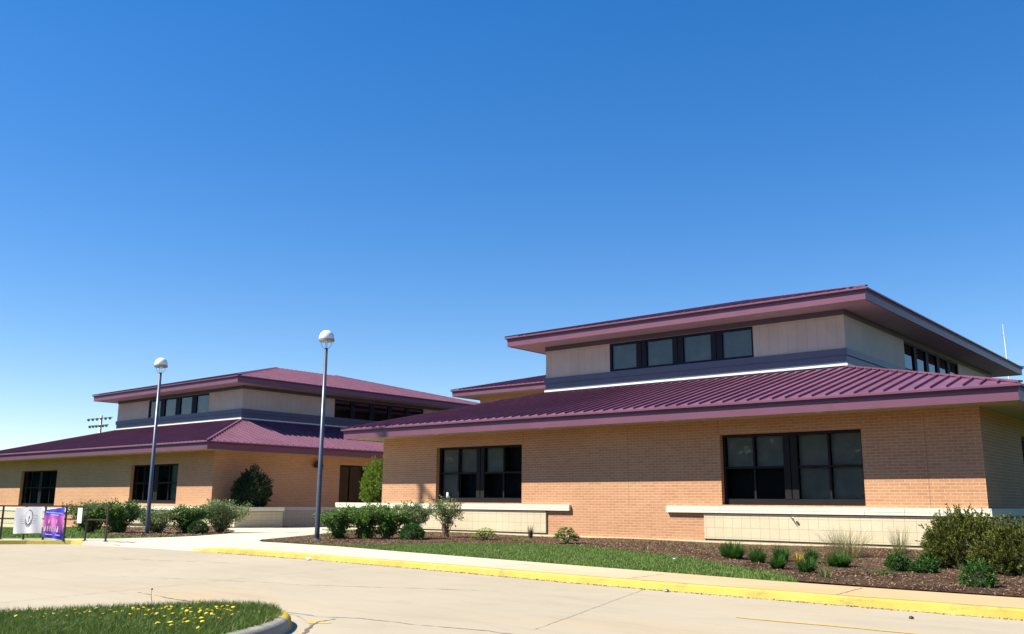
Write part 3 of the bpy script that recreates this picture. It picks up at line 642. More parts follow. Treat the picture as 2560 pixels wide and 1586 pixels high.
MB().box(-61.3, -46.75, DL-.37, DL-.305, -.10, -.022).build("shadow_strip", RECESS, LW); MB().box(-90, -69.35, DL-.05, DL-.003, -.53, -.452).build("shadow_strip", RECESS, LW); MB().box(-61.3, -46.75, DL-.37, DL-.305, .822, .858).build("shadow_strip", RECESS, LW); MB().box(-46.76, -46.72, DL-.297, 34.0, .822, .858).build("shadow_strip", RECESS, LW)
ft = MB().box(-90, -49.9, DL-.06, DL-.004, -1.2, -.46); ft.build("footing", FOOT, LW)
ft = MB().box(-49.868, -49.70, 34.06, 40.6, -.4, .84); ft.build("block_apron", BLOCK, LW)
ft = MB().box(-49.868, -49.64, 34.06, 40.65, .86, zc); ft.build("cap_stone", CAPM, LW)
# --- link building behind
LK = thing("link_building", (-40, 56, 0), "small brick block with plum hip roof behind and between the two wings", 'building')
w = MB(); wall_face(w, (-46.4, 51.2), (-28.6, 51.2), 0, 9.33, [(1.9, 9.2, 6.6, 9.0)], (0, -1)); wall_face(w, (-28.6, 51.2), (-28.6, 62), 0, 9.33, [], (1, 0)); wall_face(w, (-28.6, 62), (-46.4, 62), 0, 9.33, [], (0, 1)); wall_face(w, (-46.4, 62), (-46.4, 51.2), 0, 9.33, [], (-1, 0))
w.build("brick_wall", BRICK, LK)
eave(LK, (-47.9, -27.1, 49.7, 63.5), 9.3, 9.76, (-46.4, -28.6, 51.2, 62), SOFFG)
r = MB(); O = (-48, -27, 49.6, 63.6, 9.76); I = (-41, -34, 56.6, 56.6, 11.5)
ring_quads(r, O, I); ribs(r, O, I, 'flr'); hipcaps(r, O, I); r.build("roof", ROOF, LK)
window(LK, (-46.4, 51.2), (1, 0), (0, 1), 1.9, 9.2, 6.6, 9.0, 3, 1, 1, NAVY, lambda u, c, r: False, .12, .3, fr=.12, sill=False)
# --- wall lamp on the left wing's side
WLp = thing("wall_light", (-49.80, 38.75, 3.8), "dark round lamp high on the shaded side wall, half hidden by the nearer lamp pole", 'wall light')
b_ = MB().lathe((-49.57, 38.75, 3.55), [(.0, .55), (.12, .54), (.24, .44), (.3, .28), (.31, .12), (.27, .1), (.0, .12)], 20); b_.build("lamp_shade", IRON, WLp, smooth=True)
MB().box(-49.868, -49.58, 38.68, 38.82, 3.85, 3.97).build("bracket", IRON, WLp)
# ---------------------------------------------------------------- lamps
def lamp(name, x, y, z0, label):
    r = thing(name, (x, y, z0), label, 'lamp', 'dome lamps on poles by the walkway')
    top = 6.97
    MB().tube([(x, y, z0-.25), (x, y, z0+.3), (x, y, top)], [.088, .088, .062], 20).build("pole", POLE, r, smooth=True)
    c = MB().lathe((x, y, z0), [(.17, 0), (.17, .03), (.1, .06), (.09, .1)], 20); c.build("base_plate", POLE, r)
    for k_ in range(4):
        a = math.radians(45+90*k_); dx, dy = math.cos(a), math.sin(a)
        MB().tube([(x+dx*.05, y+dy*.05, top-.03), (x+dx*.12, y+dy*.12, top+.03), (x+dx*.18, y+dy*.18, top+.12), (x+dx*.195, y+dy*.195, top+.24)], .009, 6).build("arm", GREYM, r)
    zc_ = top+.24
    dm = MB().lathe((x, y, zc_), [(.275, .09), (.28, .12), (.27, .2), (.235, .29), (.18, .36), (.1, .41), (0.001, .425)], 32).build("dome", WHITE, r, smooth=True)
    MB().lathe((x, y, zc_), [(.0, .02), (.19, .01), (.265, .0), (.285, .01), (.288, .09), (.27, .1)], 32).build("rim", GREYM, r)
    MB().lathe((x, y, zc_), [(.0, -.05), (.06, -.05), (.07, .02), (.0, .025)], 12).build("bulb_housing", WHITE, r)
    return r
lamp("dome_lamp", -26.4, 20.71, .13, "taller-looking lamp with white dome, in front of the shrubs left of the near wing")
lamp("dome_lamp", -37.5, 20.4, .0, "farther white-domed lamp standing in the shrubs before the left wing")
# utility pole beyond the left edge of the picture: its shadow crosses the near wing
UP = thing("utility_pole", (-45.3, 13.2, -.3), "tall wooden utility pole left of the picture, its thin shadow on the near wing", 'utility pole')
MB().tube([(-45.3, 13.2, -.6), (-45.3, 13.2, 29.6)], [.2, .15], 14).build("post", WOOD, UP, smooth=True)
MB().bar((-46.1, 13.9, 28.6), (-44.5, 12.5, 28.6), .12, .14).build("crossarm", WOOD, UP)
# ---------------------------------------------------------------- railing and banners
def rail_pt(s):                                   # s in 0..1 from left to right
    P = [(-36.2, 9.4), (-34.9, 11.2), (-33.46, 13.15), (-32.88, 13.66), (-32.35, 14.02), (-31.8, 14.42), (-31.05, 14.78), (-30.15, 14.98)]
    return P
RP = [(-36.6, 8.6), (-35.5, 10.3), (-34.45, 12.0), (-33.62, 13.05), (-33.02, 13.55), (-32.45, 13.95), (-31.85, 14.38), (-31.05, 14.72), (-30.15, 14.98)]
RL = thing("railing", (RP[4][0], RP[4][1], .135), "black metal pipe railing along the kerb, hung with banners", 'railing')
for p in RP:
    z = gz(*p); MB().bar((p[0], p[1], z), (p[0], p[1], z+1.10), .05, .05, Vector((0, 1, 0))).build("post", IRON, RL)
    MB().box(p[0]-.07, p[0]+.07, p[1]-.07, p[1]+.07, z+.001, z+.012).build("base_plate", IRON, RL)
for hz, nm in ((1.115, "top_rail"), (.69, "middle_rail")):
    m = MB()
    for a, b in zip(RP, RP[1:]): m.bar((a[0], a[1], gz(*a)+hz), (b[0], b[1], gz(*b)+hz), .045, .045)
    m.build(nm, IRON, RL)
def along(t):                                     # position on rail polyline by x
    for a, b in zip(RP, RP[1:]):
        if a[0] <= t <= b[0]:
            k_ = (t-a[0])/(b[0]-a[0]); return Vector((t, a[1]+(b[1]-a[1])*k_, 0)), Vector((b[0]-a[0], b[1]-a[1], 0)).normalized()
def cloth(xa, xb, z0a, z0b, z1a, z1b, mat, name, thick=.006, wave=.02, parent=None, nx=24, nz=16):
    """hanging sheet in front of the rail between x=xa and x=xb"""
    A, _ = along(xa); B, _ = along(xb); d = (B-A); nrm = Vector((d.y, -d.x, 0)).normalized()
    if nrm.y > 0: nrm = -nrm
    mb = MB()
    for s_ in (0, 1):
        for i in range(nx+1):
            for j in range(nz+1):
                s, t = i/nx, j/nz; z0 = z0a+(z0b-z0a)*s; z1 = z1a+(z1b-z1a)*s
                sag = -.012*math.sin(math.pi*s*3)**2*t
                p = A+d*s+nrm*(.045+s_*thick+wave*math.sin(s*11+t*2.2)*(.3+.7*(1-t))); mb.v.append((p.x, p.y, z0+(z1-z0)*t+sag))
    n1 = (nx+1)*(nz+1)
    for i in range(nx):
        for j in range(nz):
            q = (i*(nz+1)+j, (i+1)*(nz+1)+j, (i+1)*(nz+1)+j+1, i*(nz+1)+j+1); mb.f.append(q); mb.f.append(tuple(n1+k_ for k_ in q[::-1]))
    fn = lambda s, t: (A+d*s+nrm*(.045+thick+.004+wave*math.sin(s*11+t*2.2)*(.3+.7*(1-t)))+Vector((0, 0, (z0a+(z0b-z0a)*s)+((z1a+(z1b-z1a)*s)-(z0a+(z0b-z0a)*s))*t-.012*math.sin(math.pi*s*3)**2*t)))
    return mb, fn
def stroke(mb, fn, pts, w):
    P = [fn(*p) for p in pts]
    for i in range(len(P)-1):
        a, b = P[i], P[i+1]; d = (b-a).normalized(); n = Vector((d.y, -d.x, 0))
        upv = Vector((0, 0, 1)); side = d.cross(Vector((rt.y, -rt.x, 0)) if False else fw).normalized()
        ww = w if isinstance(w, (int, float)) else w[i]
        mb.quad(a-side*ww, b-side*ww, b+side*ww, a+side*ww)
zb_ = .135
WCL = simple("white_vinyl", (.82, .82, .82), .5, .02, 3)
m_, fn = cloth(-33.28, -32.50, .33, .36, 1.20, 1.235, WCL, "b")
BN = thing("banner", (-32.9, 13.6, zb_+.2), "white banner with a dark outlined leaf emblem and thin grey lines, on the railing", 'banner', None)
m_.build("banner_sheet", WCL, BN, smooth=True)
INK = simple("dark_ink", (.05, .05, .055), .6, .1, 5); INKG = simple("grey_ink", (.42, .42, .43), .6, .1, 5)
e = MB(); pts = []
for k_ in range(25):
    a = math.radians(100-k_*7.2); pts.append((.52+.125*math.cos(a), .62+.27*math.sin(a)))
stroke(e, fn, pts[:20], [.014-.0005*i for i in range(20)])
pts = [(.52+.125*math.cos(math.radians(a)), .62+.27*math.sin(math.radians(a))) for a in range(110, 200, 10)]
stroke(e, fn, pts, .003)
stroke(e, fn, [(.395, .56), (.39, .48), (.395, .40), (.42, .33), (.46, .27), (.49, .25)], .009); stroke(e, fn, [(.645, .56), (.63, .46), (.62, .38), (.585, .31), (.545, .27), (.51, .25)], .009)
stroke(e, fn, [(.505, .30), (.47, .34), (.44, .40)], .018); stroke(e, fn, [(.52, .31), (.56, .35), (.585, .41)], .02); stroke(e, fn, [(.44, .40), (.42, .50)], .005); stroke(e, fn, [(.585, .41), (.61, .53)], .007)
stroke(e, fn, [(.51, .44), (.52, .52), (.525, .58)], .009); stroke(e, fn, [(.525, .58), (.53, .63)], .018); stroke(e, fn, [(.53, .63), (.533, .67)], .011)
e.build("emblem", INK, BN)
e = MB()
for z_, xa, xb in ((.66, .22, .37), (.55, .18, .37), (.46, .2, .37), (.375, .24, .38)): stroke(e, fn, [(xa, z_), (xb, z_)], .006)
for z_, xa, xb in ((.67, .67, .82), (.56, .67, .83), (.47, .66, .79), (.38, .65, .76)): stroke(e, fn, [(xa, z_), (xb, z_)], .006)
e.build("printed_line", INKG, BN)
POST, pt_, pp_ = new_mat("poster_print")
tc = N(pt_, "ShaderNodeTexCoord"); sx_ = N(pt_, "ShaderNodeSeparateXYZ"); pt_.links.new(tc.outputs['Object'], sx_.inputs[0])
mr = N(pt_, "ShaderNodeMapRange"); mr.inputs[1].default_value = 0; mr.inputs[2].default_value = 1.05; pt_.links.new(sx_.outputs[2], mr.inputs[0])
ad = N(pt_, "ShaderNodeMath", operation='MULTIPLY_ADD'); ad.inputs[1].default_value = .12; pt_.links.new(noise(pt_, coords(pt_, (1, 1, .4)), 7, 3), ad.inputs[0]); pt_.links.new(mr.outputs[0], ad.inputs[2])
gc = ramp(pt_, ad.outputs[0], [(.20, (.04, .06, .62)), (.27, (.35, .05, .55)), (.42, (.62, .16, .55)), (.62, (.85, .18, .62)), (.76, (.75, .15, .72)), (.86, (.06, .10, .72))])
pt_.links.new(gc, pp_.inputs['Base Color']); pp_.inputs['Roughness'].default_value = .5
m_, fn = cloth(-32.44, -31.88, .25, .14, 1.13, 1.22, POST, "p", wave=.035)
PS = thing("poster", (-32.2, 14.1, .17), "glossy blue and magenta poster with white lettering, beside the white banner", 'poster')
m_.build("poster_sheet", POST, PS, smooth=True)
# figures on the poster: blurred coloured strokes standing in a row
cols_ = [(.85, .75, .8), (.9, .75, .35), (.75, .7, .85), (.88, .82, .5), (.25, .6, .58), (.85, .5, .7), (.92, .9, .9), (.55, .25, .55)]
for k_, cc in enumerate(cols_):
    f = MB(); s0 = .1+.105*k_
    stroke(f, fn, [(s0, .22), (s0+.01, .36)], .022); stroke(f, fn, [(s0+.01, .36), (s0+.012, .41)], .012)
    f.build("printed_figure", simple("figure_print", cc, .5, .1, 20), PS)
    if k_ % 2: f = MB(); stroke(f, fn, [(s0+.03, .50), (s0+.035, .62)], .018); stroke(f, fn, [(s0+.035, .62), (s0+.036, .65)], .011); f.build("printed_figure", simple("figure_print", cc, .5, .1, 20), PS)
def text(body, size, loc, xdir, parent, mat, name="lettering"):
    c = bpy.data.curves.new(name, 'FONT'); c.body = body; c.size = size; c.align_x = 'CENTER'; c.offset = .0012
    tmp = bpy.data.objects.new(name, c); col.objects.link(tmp)
    dg = bpy.context.evaluated_depsgraph_get(); me = bpy.data.meshes.new_from_object(tmp.evaluated_get(dg)); bpy.data.objects.remove(tmp)
    me.materials.clear(); me.materials.append(mat); o = bpy.data.objects.new(name, me); col.objects.link(o)
    x = Vector(xdir).normalized(); z = Vector((0, 0, 1)); n = x.cross(z)
    R_ = Matrix((x, (x*0.12+z).normalized(), n)).transposed().to_4x4(); o.matrix_world = R_; o.parent = parent; o.location = Vector(loc)-Vector(parent['o']); o['o'] = tuple(loc)
    return o
A_, _ = along(-32.44); B_, _ = along(-31.88); dd = (B_-A_).normalized(); nr = Vector((dd.y, -dd.x, 0))
def on(s, z): p = A_+(B_-A_)*s+nr*.10; return (p.x, p.y, z)
PW = simple("white_print", (.85, .85, .85), .5, .02, 4)
text("Public Quality Announcement", .050, on(.52, 1.02), dd, PS, PW); text("of Phenomena", .050, on(.55, .95), dd, PS, PW)
text("Fishermack", .055, on(.33, .31), dd, PS, PW); text("Tours", .075, on(.78, .28), dd, PS, PW)
SG = thing("notice_sheet", (-31.35, 14.6, .8), "small plain white sheet tied over a railing post, right of the poster", 'sign')
A2, _ = along(-31.42); nr2 = Vector((.35, -.94, 0)); m_ = MB()
c0 = Vector((-31.20, 14.54, 0)); d2 = Vector((.92, .38, 0)).normalized()
m_.bar(c0-d2*0+Vector((0, 0, .70)), c0+Vector((.0, 0, 1.20)), .2, .012, nr2); m_.build("sheet", WCL, SG, bevel=.01)
# ---------------------------------------------------------------- plants
def rand_dirs(n): d = rng.normal(size=(n, 3)); return d/np.linalg.norm(d, axis=1)[:, None]
def leaf_quads(P, size, asp=.55, updir=None, dirs=None, flat=0):
    n = len(P); d = rand_dirs(n) if dirs is None else dirs/np.linalg.norm(dirs, axis=1)[:, None]
    r = rand_dirs(n); s = np.cross(d, r); s /= np.linalg.norm(s, axis=1)[:, None]+1e-9
    L = (size*rng.uniform(.6, 1.3, n))[:, None]; w = L*asp/2
    A = P; C = P+d*L; B = P+d*L*.45+s*w; D_ = P+d*L*.45-s*w
    V = np.stack([A, B, C, D_], 1).reshape(-1, 3); F = np.arange(n)[:, None]*4+[0, 1, 2, 3]
    return V, F
def vase_shrub(name, x, y, rx, ry, h, label, mat, n=4500, leaf=.075, stems=16, low=.3, group=None, cat='shrub', bare=.35, ragged=.16):
    z0 = gz(x, y)
    r = thing(name, (x, y, z0), label, cat, group)
    sb = MB(); clusters = []
    for i in range(stems):
        a = 2*math.pi*i/stems+random.uniform(-.3, .3); rr = math.sqrt(random.uniform(.05, 1))
        tx, ty = x+rx*rr*math.cos(a), y+ry*rr*math.sin(a); tz = z0+h*(.55+.45*math.sqrt(max(0, 1-rr*rr*.8)))*random.uniform(.82, 1.05)
        b = Vector((x+random.uniform(-.12, .12)*rx, y+random.uniform(-.12, .12)*ry, z0-.03)); e_ = Vector((tx, ty, tz)); mid = b.lerp(e_, .5)+Vector((math.cos(a)*-.08*rx, math.sin(a)*-.08*ry, .1*h))
        pts = [b, b.lerp(mid, .5)+Vector((random.uniform(-.03, .03),)*3), mid, mid.lerp(e_, .5), e_]
        sb.tube(pts, [.022, .018, .013, .009, .004], 5, False)
        for k_ in range(5):
            t = bare+(1-bare)*random.random(); q = pts[int(t*3.99)].lerp(pts[int(t*3.99)+1], t*3.99 % 1); tip = q+Vector((random.gauss(0, .22*rx), random.gauss(0, .22*ry), abs(random.gauss(0, .14*h))))
            tip.z = min(tip.z, z0+h*1.04)
            sb.tube([q, q.lerp(tip, .5)+Vector((0, 0, .02)), tip], [.008, .006, .003], 4, False)
            for s in range(7):
                c = q.lerp(tip, random.uniform(.2, 1.05)); clusters.append(c)
        for s in range(8): clusters.append(pts[2].lerp(pts[4], random.random()) if s > 3 else pts[3].lerp(pts[4], random.random()*1.05))
    C_ = np.array([tuple(c) for c in clusters]); C_ = C_[C_[:, 2] > z0+h*low*.5]
    idx = rng.integers(0, len(C_), n); P = C_[idx]+rng.normal(0, ragged*min(rx, ry, h)*.55, (n, 3))
    P[:, 2] = np.clip(P[:, 2], z0+.03, z0+h*1.12)
    dirs = rand_dirs(n)*1.0+np.stack([(P[:, 0]-x)/rx, (P[:, 1]-y)/ry, np.full(n, .35)], 1)*.7
    V, F = leaf_quads(P, leaf, .6, dirs=dirs)
    np_mesh("foliage", V, F, mat, r); sb.build("stems", BARK, r)
    return r
def dome_shrub(name, x, y, rx, ry, h, label, mat, n=6000, leaf=.05, lumps=14, group=None, cat='shrub', z0=None, asp=.5, flat=.0, spiky=0, egg=1.0, spray=None):
    z0 = gz(x, y) if z0 is None else z0
    r = thing(name, (x, y, z0), label, cat, group)
    d = rand_dirs(n); d[:, 2] = np.abs(d[:, 2])*1.12-.14; d /= np.linalg.norm(d, axis=1)[:, None]
    rad = np.full(n, .84)
    for i in range(lumps):
        ld = rand_dirs(1)[0]; ld[2] = ld[2]*.6+.3; ld /= np.linalg.norm(ld); w_ = random.uniform(.16, .38)
        rad += random.uniform(-.13, .24)*np.exp(-np.arccos(np.clip(d@ld, -1, 1))**2/(2*w_*w_))
    rad = np.clip(rad, .6, 1.22)*rng.uniform(.66, 1.04, n)**.6
    under = np.clip((d[:, 2]+.14)/.5, 0, 1)*.22+.78
    prof = 1.0 if egg == 1 else None
    P = np.stack([x+d[:, 0]*rx*rad*under, y+d[:, 1]*ry*rad*under, z0+h*.16+d[:, 2]*h*.86*rad], 1)
    dirs = d*1.0+rand_dirs(n)*.75+np.array([0, 0, .35+spiky])
    if spray:
        K, m_, Ls, lf = spray
        idx = rng.choice(n, K); C0 = P[idx]*.93+np.array([x, y, z0+h*.3])*.07; dd0 = d[idx]+rand_dirs(K)*.45+np.array([0, 0, .30]); dd0 /= np.linalg.norm(dd0, axis=1)[:, None]
        ln = Ls*rng.uniform(.5, 1.35, K); t_ = rng.uniform(0, 1, (K, m_)); bend = rand_dirs(K)*.25
        Q = C0[:, None, :]+dd0[:, None, :]*(t_*ln[:, None])[..., None]+bend[:, None, :]*((t_**2)*ln[:, None])[..., None]
        DD = dd0[:, None, :]*.8+rng.normal(0, .45, (K, m_, 3)); Q = Q.reshape(-1, 3); DD = DD.reshape(-1, 3)
        keep = Q[:, 2] > z0+.02; V1, F1 = leaf_quads(Q[keep], lf, .35, dirs=DD[keep])
        P = P[:n//3]; V0, F0 = leaf_quads((P-np.array([x, y, z0+h*.3]))*.86+np.array([x, y, z0+h*.3]), leaf, asp, dirs=dirs[:n//3])
        V, F = np.concatenate([V0, V1]), np.concatenate([F0, F1+len(V0)])
    else: V, F = leaf_quads(P, leaf, asp, dirs=dirs)
    np_mesh("foliage", V, F, mat, r)
    core = MB(); k_ = 12; prof_ = [(.9, .02), (.8, .35), (.6, .62), (.3, .8), (.01, .84)]
    core.lathe((0, 0, 0), prof_, k_); core.v = [(x+a*rx*.62, y+b*ry*.62, z0+c*h*.74) for a, b, c in core.v]
    core.build("branches", simple("inner_twigs", (.03, .035, .02), .95, .3, 8), r)
    if spiky:
        sp_ = []; Fd = []
        for i in range(int(110)):
            dd_ = rand_dirs(1)[0]; dd_[2] = abs(dd_[2])*.9+.15; dd_ /= np.linalg.norm(dd_)
            b = np.array([x+dd_[0]*rx*.85, y+dd_[1]*ry*.85, z0+.1*h+dd_[2]*h*.8]); e_ = b+dd_*random.uniform(.12, .34)*spiky+np.array([0, 0, .06])
            for s in range(26):
                t = s/26; sp_.append(b*(1-t)+e_*t); Fd.append(dd_*.9+rand_dirs(1)[0]*.7)
        V, F = leaf_quads(np.array(sp_), leaf*.8, asp, dirs=np.array(Fd)); np_mesh("shoots", V, F, mat, r)
    return r
def clump(name, x, y, rad, h, label, mat, n=260, w=.022, group=None, cat='plant', upright=.5, fall=.5):
    z0 = gz(x, y); r = thing(name, (x, y, z0), label, cat, group)
    V = []; F = []
    for i in range(n):
        a = random.uniform(0, 2*math.pi); br = rad*.45*math.sqrt(random.random()); bx, by = x+br*math.cos(a), y+br*math.sin(a); a2 = a+random.gauss(0, .5)
        L = h*random.uniform(.6, 1.1); out_ = rad*random.uniform(.2, 1.0); wv = w*random.uniform(.7, 1.3); sx1, sy1 = -math.sin(a2)*wv/2, math.cos(a2)*wv/2; b0 = len(V); kseg = 4
        for s in range(kseg+1):
            t = s/kseg; o_ = out_*t**1.4; zz = L*(t*(1+upright*.3)-fall*(out_/rad)*t*t*.75); ww = (1-t*.85)
            V.append((bx+math.cos(a2)*o_-sx1*ww, by+math.sin(a2)*o_-sy1*ww, z0+max(.01, zz))); V.append((bx+math.cos(a2)*o_+sx1*ww, by+math.sin(a2)*o_+sy1*ww, z0+max(.01, zz)))
        for s in range(kseg): F.append((b0+2*s, b0+2*s+1, b0+2*s+3, b0+2*s+2))
    np_mesh("foliage", V, F, mat, r); return r
def leafy(name, x, y, rad, h, label, mat, n=160, leaf=.14, cat='plant'):
    z0 = gz(x, y); r = thing(name, (x, y, z0), label, cat)
    V = []; F = []
    for i in range(n):
        a = random.uniform(0, 2*math.pi); q = math.sqrt(random.random()); cx, cy_ = x+rad*.8*q*math.cos(a), y+rad*.8*q*math.sin(a); cz = z0+h*(1-.6*q*q)*random.uniform(.5, 1)
        L = leaf*random.uniform(.7, 1.2); d = Vector((math.cos(a), math.sin(a), random.uniform(-.2, .6))).normalized(); s_ = Vector((-math.sin(a), math.cos(a), random.uniform(-.3, .3))).normalized(); c = Vector((cx, cy_, cz)); b0 = len(V)
        for p in (c-d*L*.4, c-d*L*.1+s_*L*.28, c+d*L*.25+s_*L*.22, c+d*L*.6-Vector((0, 0, L*.15)), c+d*L*.25-s_*L*.22, c-d*L*.1-s_*L*.28): V.append(tuple(p))
        F.append(tuple(range(b0, b0+6)))
    np_mesh("foliage", V, F, mat, r)
    st = MB()
    for i in range(10):
        a = random.uniform(0, 6.28); st.tube([(x, y, z0-.02), (x+rad*.5*math.cos(a), y+rad*.5*math.sin(a), z0+h*.6)], [.012, .007], 5, False)
    st.build("stems", L_LILY, r); return r
# row before the near wing, left to right
G1 = 'leafy shrubs in the bed before the near wing'
vase_shrub("leafy_shrub", -27.15, 22.3, .8, .7, 1.01, "leftmost low dense shrub behind the nearer lamp pole", L_LILAC, 7500, .075, 20, .0, G1, bare=.05)
vase_shrub("leafy_shrub", -26.3, 22.8, .95, .8, 1.17, "broad dense green shrub just right of the nearer lamp pole", L_LILAC, 10500, .075, 26, .0, G1, bare=.05)
vase_shrub("leafy_shrub", -25.5, 23.1, .9, .7, 1.15, "dense shrub in the middle of the row before the near wing", L_LILAC, 9000, .075, 24, .0, G1, bare=.12)
vase_shrub("leafy_shrub", -24.75, 23.7, .78, .6, 1.28, "upright open shrub with bare lower stems, next to the last of the row", L_LILAC2, 4600, .07, 20, .3, G1, bare=.35)
dome_shrub("leafy_shrub", -24.1, 23.1, .62, .45, .62, "low dark mound at the foot of the open upright shrub", L_MOUND, 3400, .06, group=G1)
vase_shrub("leafy_shrub", -24.75, 25.5, .78, .6, 1.44, "rightmost thin shrub of the row, leaves open over the cream blocks", L_LILAC2, 2700, .07, 17, .4, G1, bare=.35)
G2 = 'leafy shrubs before the left wing'
vase_shrub("leafy_shrub", -41.6, 19.9, 1.15, 1.1, 1.29, "widest leafy shrub, just right of the railing's end", L_LILAC, 8500, .095, 24, .05, G2, bare=.18)
vase_shrub("leafy_shrub", -40.0, 20.4, 1.15, 1.0, 1.33, "dense dark green shrub left of the farther lamp pole", L_LILAC, 9500, .095, 24, .0, G2, bare=.06)
vase_shrub("leafy_shrub", -38.5, 21.4, 1.15, .9, 1.00, "olive thin-leaved shrub at the foot of the farther lamp pole", L_LILAC2, 4600, .085, 22, .1, G2, bare=.15)
vase_shrub("leafy_shrub", -37.9, 22.5, 1.1, .9, 1.11, "green shrub right of the farther lamp pole", L_LILAC, 6500, .09, 22, .0, G2, bare=.1)
vase_shrub("leafy_shrub", -37.6, 24.0, 1.45, 1.2, 1.32, "large open shrub with pale leaves before the left planter", L_LILAC2, 8500, .085, 28, .2, G2, bare=.22)
dome_shrub("leafy_shrub", -36.45, 22.2, .6, .5, .62, "small dark round shrub at the pavement edge before the left wing", L_MOUND, 2800, .06, group=G2)
dome_shrub("evergreen_shrub", -48.2, 32.5, 1.45, 1.15, 2.25, "dark rounded evergreen in the shade behind the left planter cap", L_DARK, 12000, .13, 30, z0=.95, asp=.4, cat='shrub', spray=(800, 34, .2, .09))
dome_shrub("evergreen_shrub", -35.35, 32.1, 1.75, 1.4, 2.55, "bright yellow-green upright bush tucked against the near wing's left corner", L_BRIGHT, 15000, .12, 60, z0=1.2, asp=.6, spiky=.25, spray=(900, 34, .2, .09))
# yews at the right
GY = 'yellowish yews at the right end of the bed'
dome_shrub("yew", -5.75, 22.4, .88, .85, .98, "left of the two large spiky yews, crown rising to the cap stone", L_YEW, 17000, .12, 90, GY, asp=.24, spiky=.7, spray=(650, 46, .26, .055))
dome_shrub("yew", -4.25, 21.0, .92, .85, .84, "right of the two large spiky yews, cut by the photo's edge", L_YEW, 17000, .12, 90, GY, asp=.24, spiky=.7, spray=(650, 46, .26, .055))
# perennials
leafy("lime_plant", -22.85, 25.6, .62, .46, "lime green leafy plant low against the cream blocks", L_LIME, 220, .12)
leafy("hosta", -18.95, 25.35, .52, .60, "variegated hosta clump in front of the brick between the two cap stones", L_HOSTA, 190, .19)
leafy("small_plant", -21.5, 25.7, .28, .14, "tiny green sprout right of the lime plant", L_BRIGHT, 40, .08)
leafy("small_plant", -20.5, 25.2, .30, .16, "tiny green sprout between the lime plant and the hosta", L_BRIGHT, 46, .08)
G3 = 'daylily clumps in the mulch bed'
dk = dict(upright=.4, fall=.95)
clump("daylily", -11.25, 22.0, .38, .44, "left half of the pair of daylily clumps at the left end of the line", L_LILY, 420, .022, G3, **dk)
clump("daylily", -10.85, 21.5, .38, .50, "right half of the pair of daylily clumps at the left end of the line", L_LILY, 480, .022, G3, **dk)
clump("daylily", -9.85, 20.7, .32, .44, "daylily clump third from the left", L_LILY, 380, .022, G3, **dk)
clump("daylily", -9.75, 21.8, .30, .46, "daylily clump close behind the third from the left", L_LILY, 340, .022, G3, **dk)
clump("daylily", -8.6, 19.0, .26, .36, "small daylily clump nearest the lawn's tip", L_LILY, 320, .02, G3, **dk)
clump("daylily", -9.0, 21.8, .24, .44, "narrow daylily clump beside a yellowed leaf tuft", L_LILY, 280, .02, G3, **dk)
clump("daylily", -7.75, 18.5, .30, .36, "dense daylily clump closest to the pavement", L_LILY, 420, .02, G3, **dk)
clump("daylily", -8.0, 20.9, .40, .38, "wide daylily clump in front of the dry ornamental grass", L_LILY, 520, .022, G3, **dk)
clump("yellowed_tuft", -9.1, 21.3, .14, .3, "small yellowed tuft beside the narrow daylily clump", leafmat("yellowed_leaf", (0.39, 0.2808, 0.0234), (0.585, 0.429, 0.0624)), 40, .03)
clump("ornamental_grass", -9.2, 24.6, .85, .66, "tall dry fine-bladed grass standing behind the daylilies", L_TAN, 420, .010, None, 'grass clump', .9, .35)
clump("small_plant", -6.9, 17.3, .22, .26, "small pale sprout in the mulch near the pavement", L_WEED, 50, .02)
clump("small_plant", -6.55, 19.3, .28, .12, "flat green weed in the middle of the mulch", L_LILY, 60, .02)
clump("weed", -7.9, 24.9, .35, .7, "tall pale weed behind the dark mounds", L_WEED, 130, .012, None, 'plant', .9, .3)
clump("small_plant", -3.15, 17.2, .42, .5, "bright leafy plant at the photo's lower right edge", L_LILY, 200, .035)
G4 = 'dark green mounds in the mulch bed'
dome_shrub("mounded_plant", -6.5, 20.4, .27, .25, .30, "leftmost dark round mound in the mulch", L_MOUND, 1500, .06, 30, G4, cat='plant', spray=(110, 22, .09, .05))
dome_shrub("mounded_plant", -6.0, 20.25, .27, .22, .24, "dark round mound second from the left", L_MOUND, 1400, .06, 30, G4, cat='plant', spray=(110, 22, .09, .05))
dome_shrub("mounded_plant", -6.25, 21.6, .22, .2, .30, "dark mound tucked at the left foot of the yew", L_MOUND, 1200, .06, 30, G4, cat='plant', spray=(110, 22, .09, .05))
dome_shrub("mounded_plant", -4.25, 17.4, .30, .28, .42, "largest and nearest dark mound, close to the pavement", L_MOUND, 2600, .045, 30, G4, cat='plant', spray=(110, 22, .09, .05))
for i, (x, y, lb) in enumerate(((-27.9, 25.6, "dead"), (-23.9, 27.9, "dead"),)):
    pass
clump("dead_weed", -22.9, 28.3, .18, .42, "small dead brown weed against the cream blocks", leafmat("dead_leaf", (0.0624, 0.0468, 0.0351), (0.1404, 0.1014, 0.078), .1), 46, .03, None, 'plant', 1, .2)
clump("dead_weed", -43.0, 27.7, .28, .75, "brown dead weed standing before the left planter", leafmat("dead_leaf", (0.0624, 0.0468, 0.0351), (0.1248, 0.0936, 0.078), .1), 46, .05, None, 'plant', 1, .15)
for (x, y, lb) in ((-15.2, 25.6, "small weed by the footing left of the daylilies"), (-13.6, 25.0, "small weed in the mulch above the lawn's right half"), (-14.6, 23.4, "tiny weed at the lawn's mulch edge")):
    clump("small_plant", x, y, .16, .2, lb, L_WEED, 26, .02)
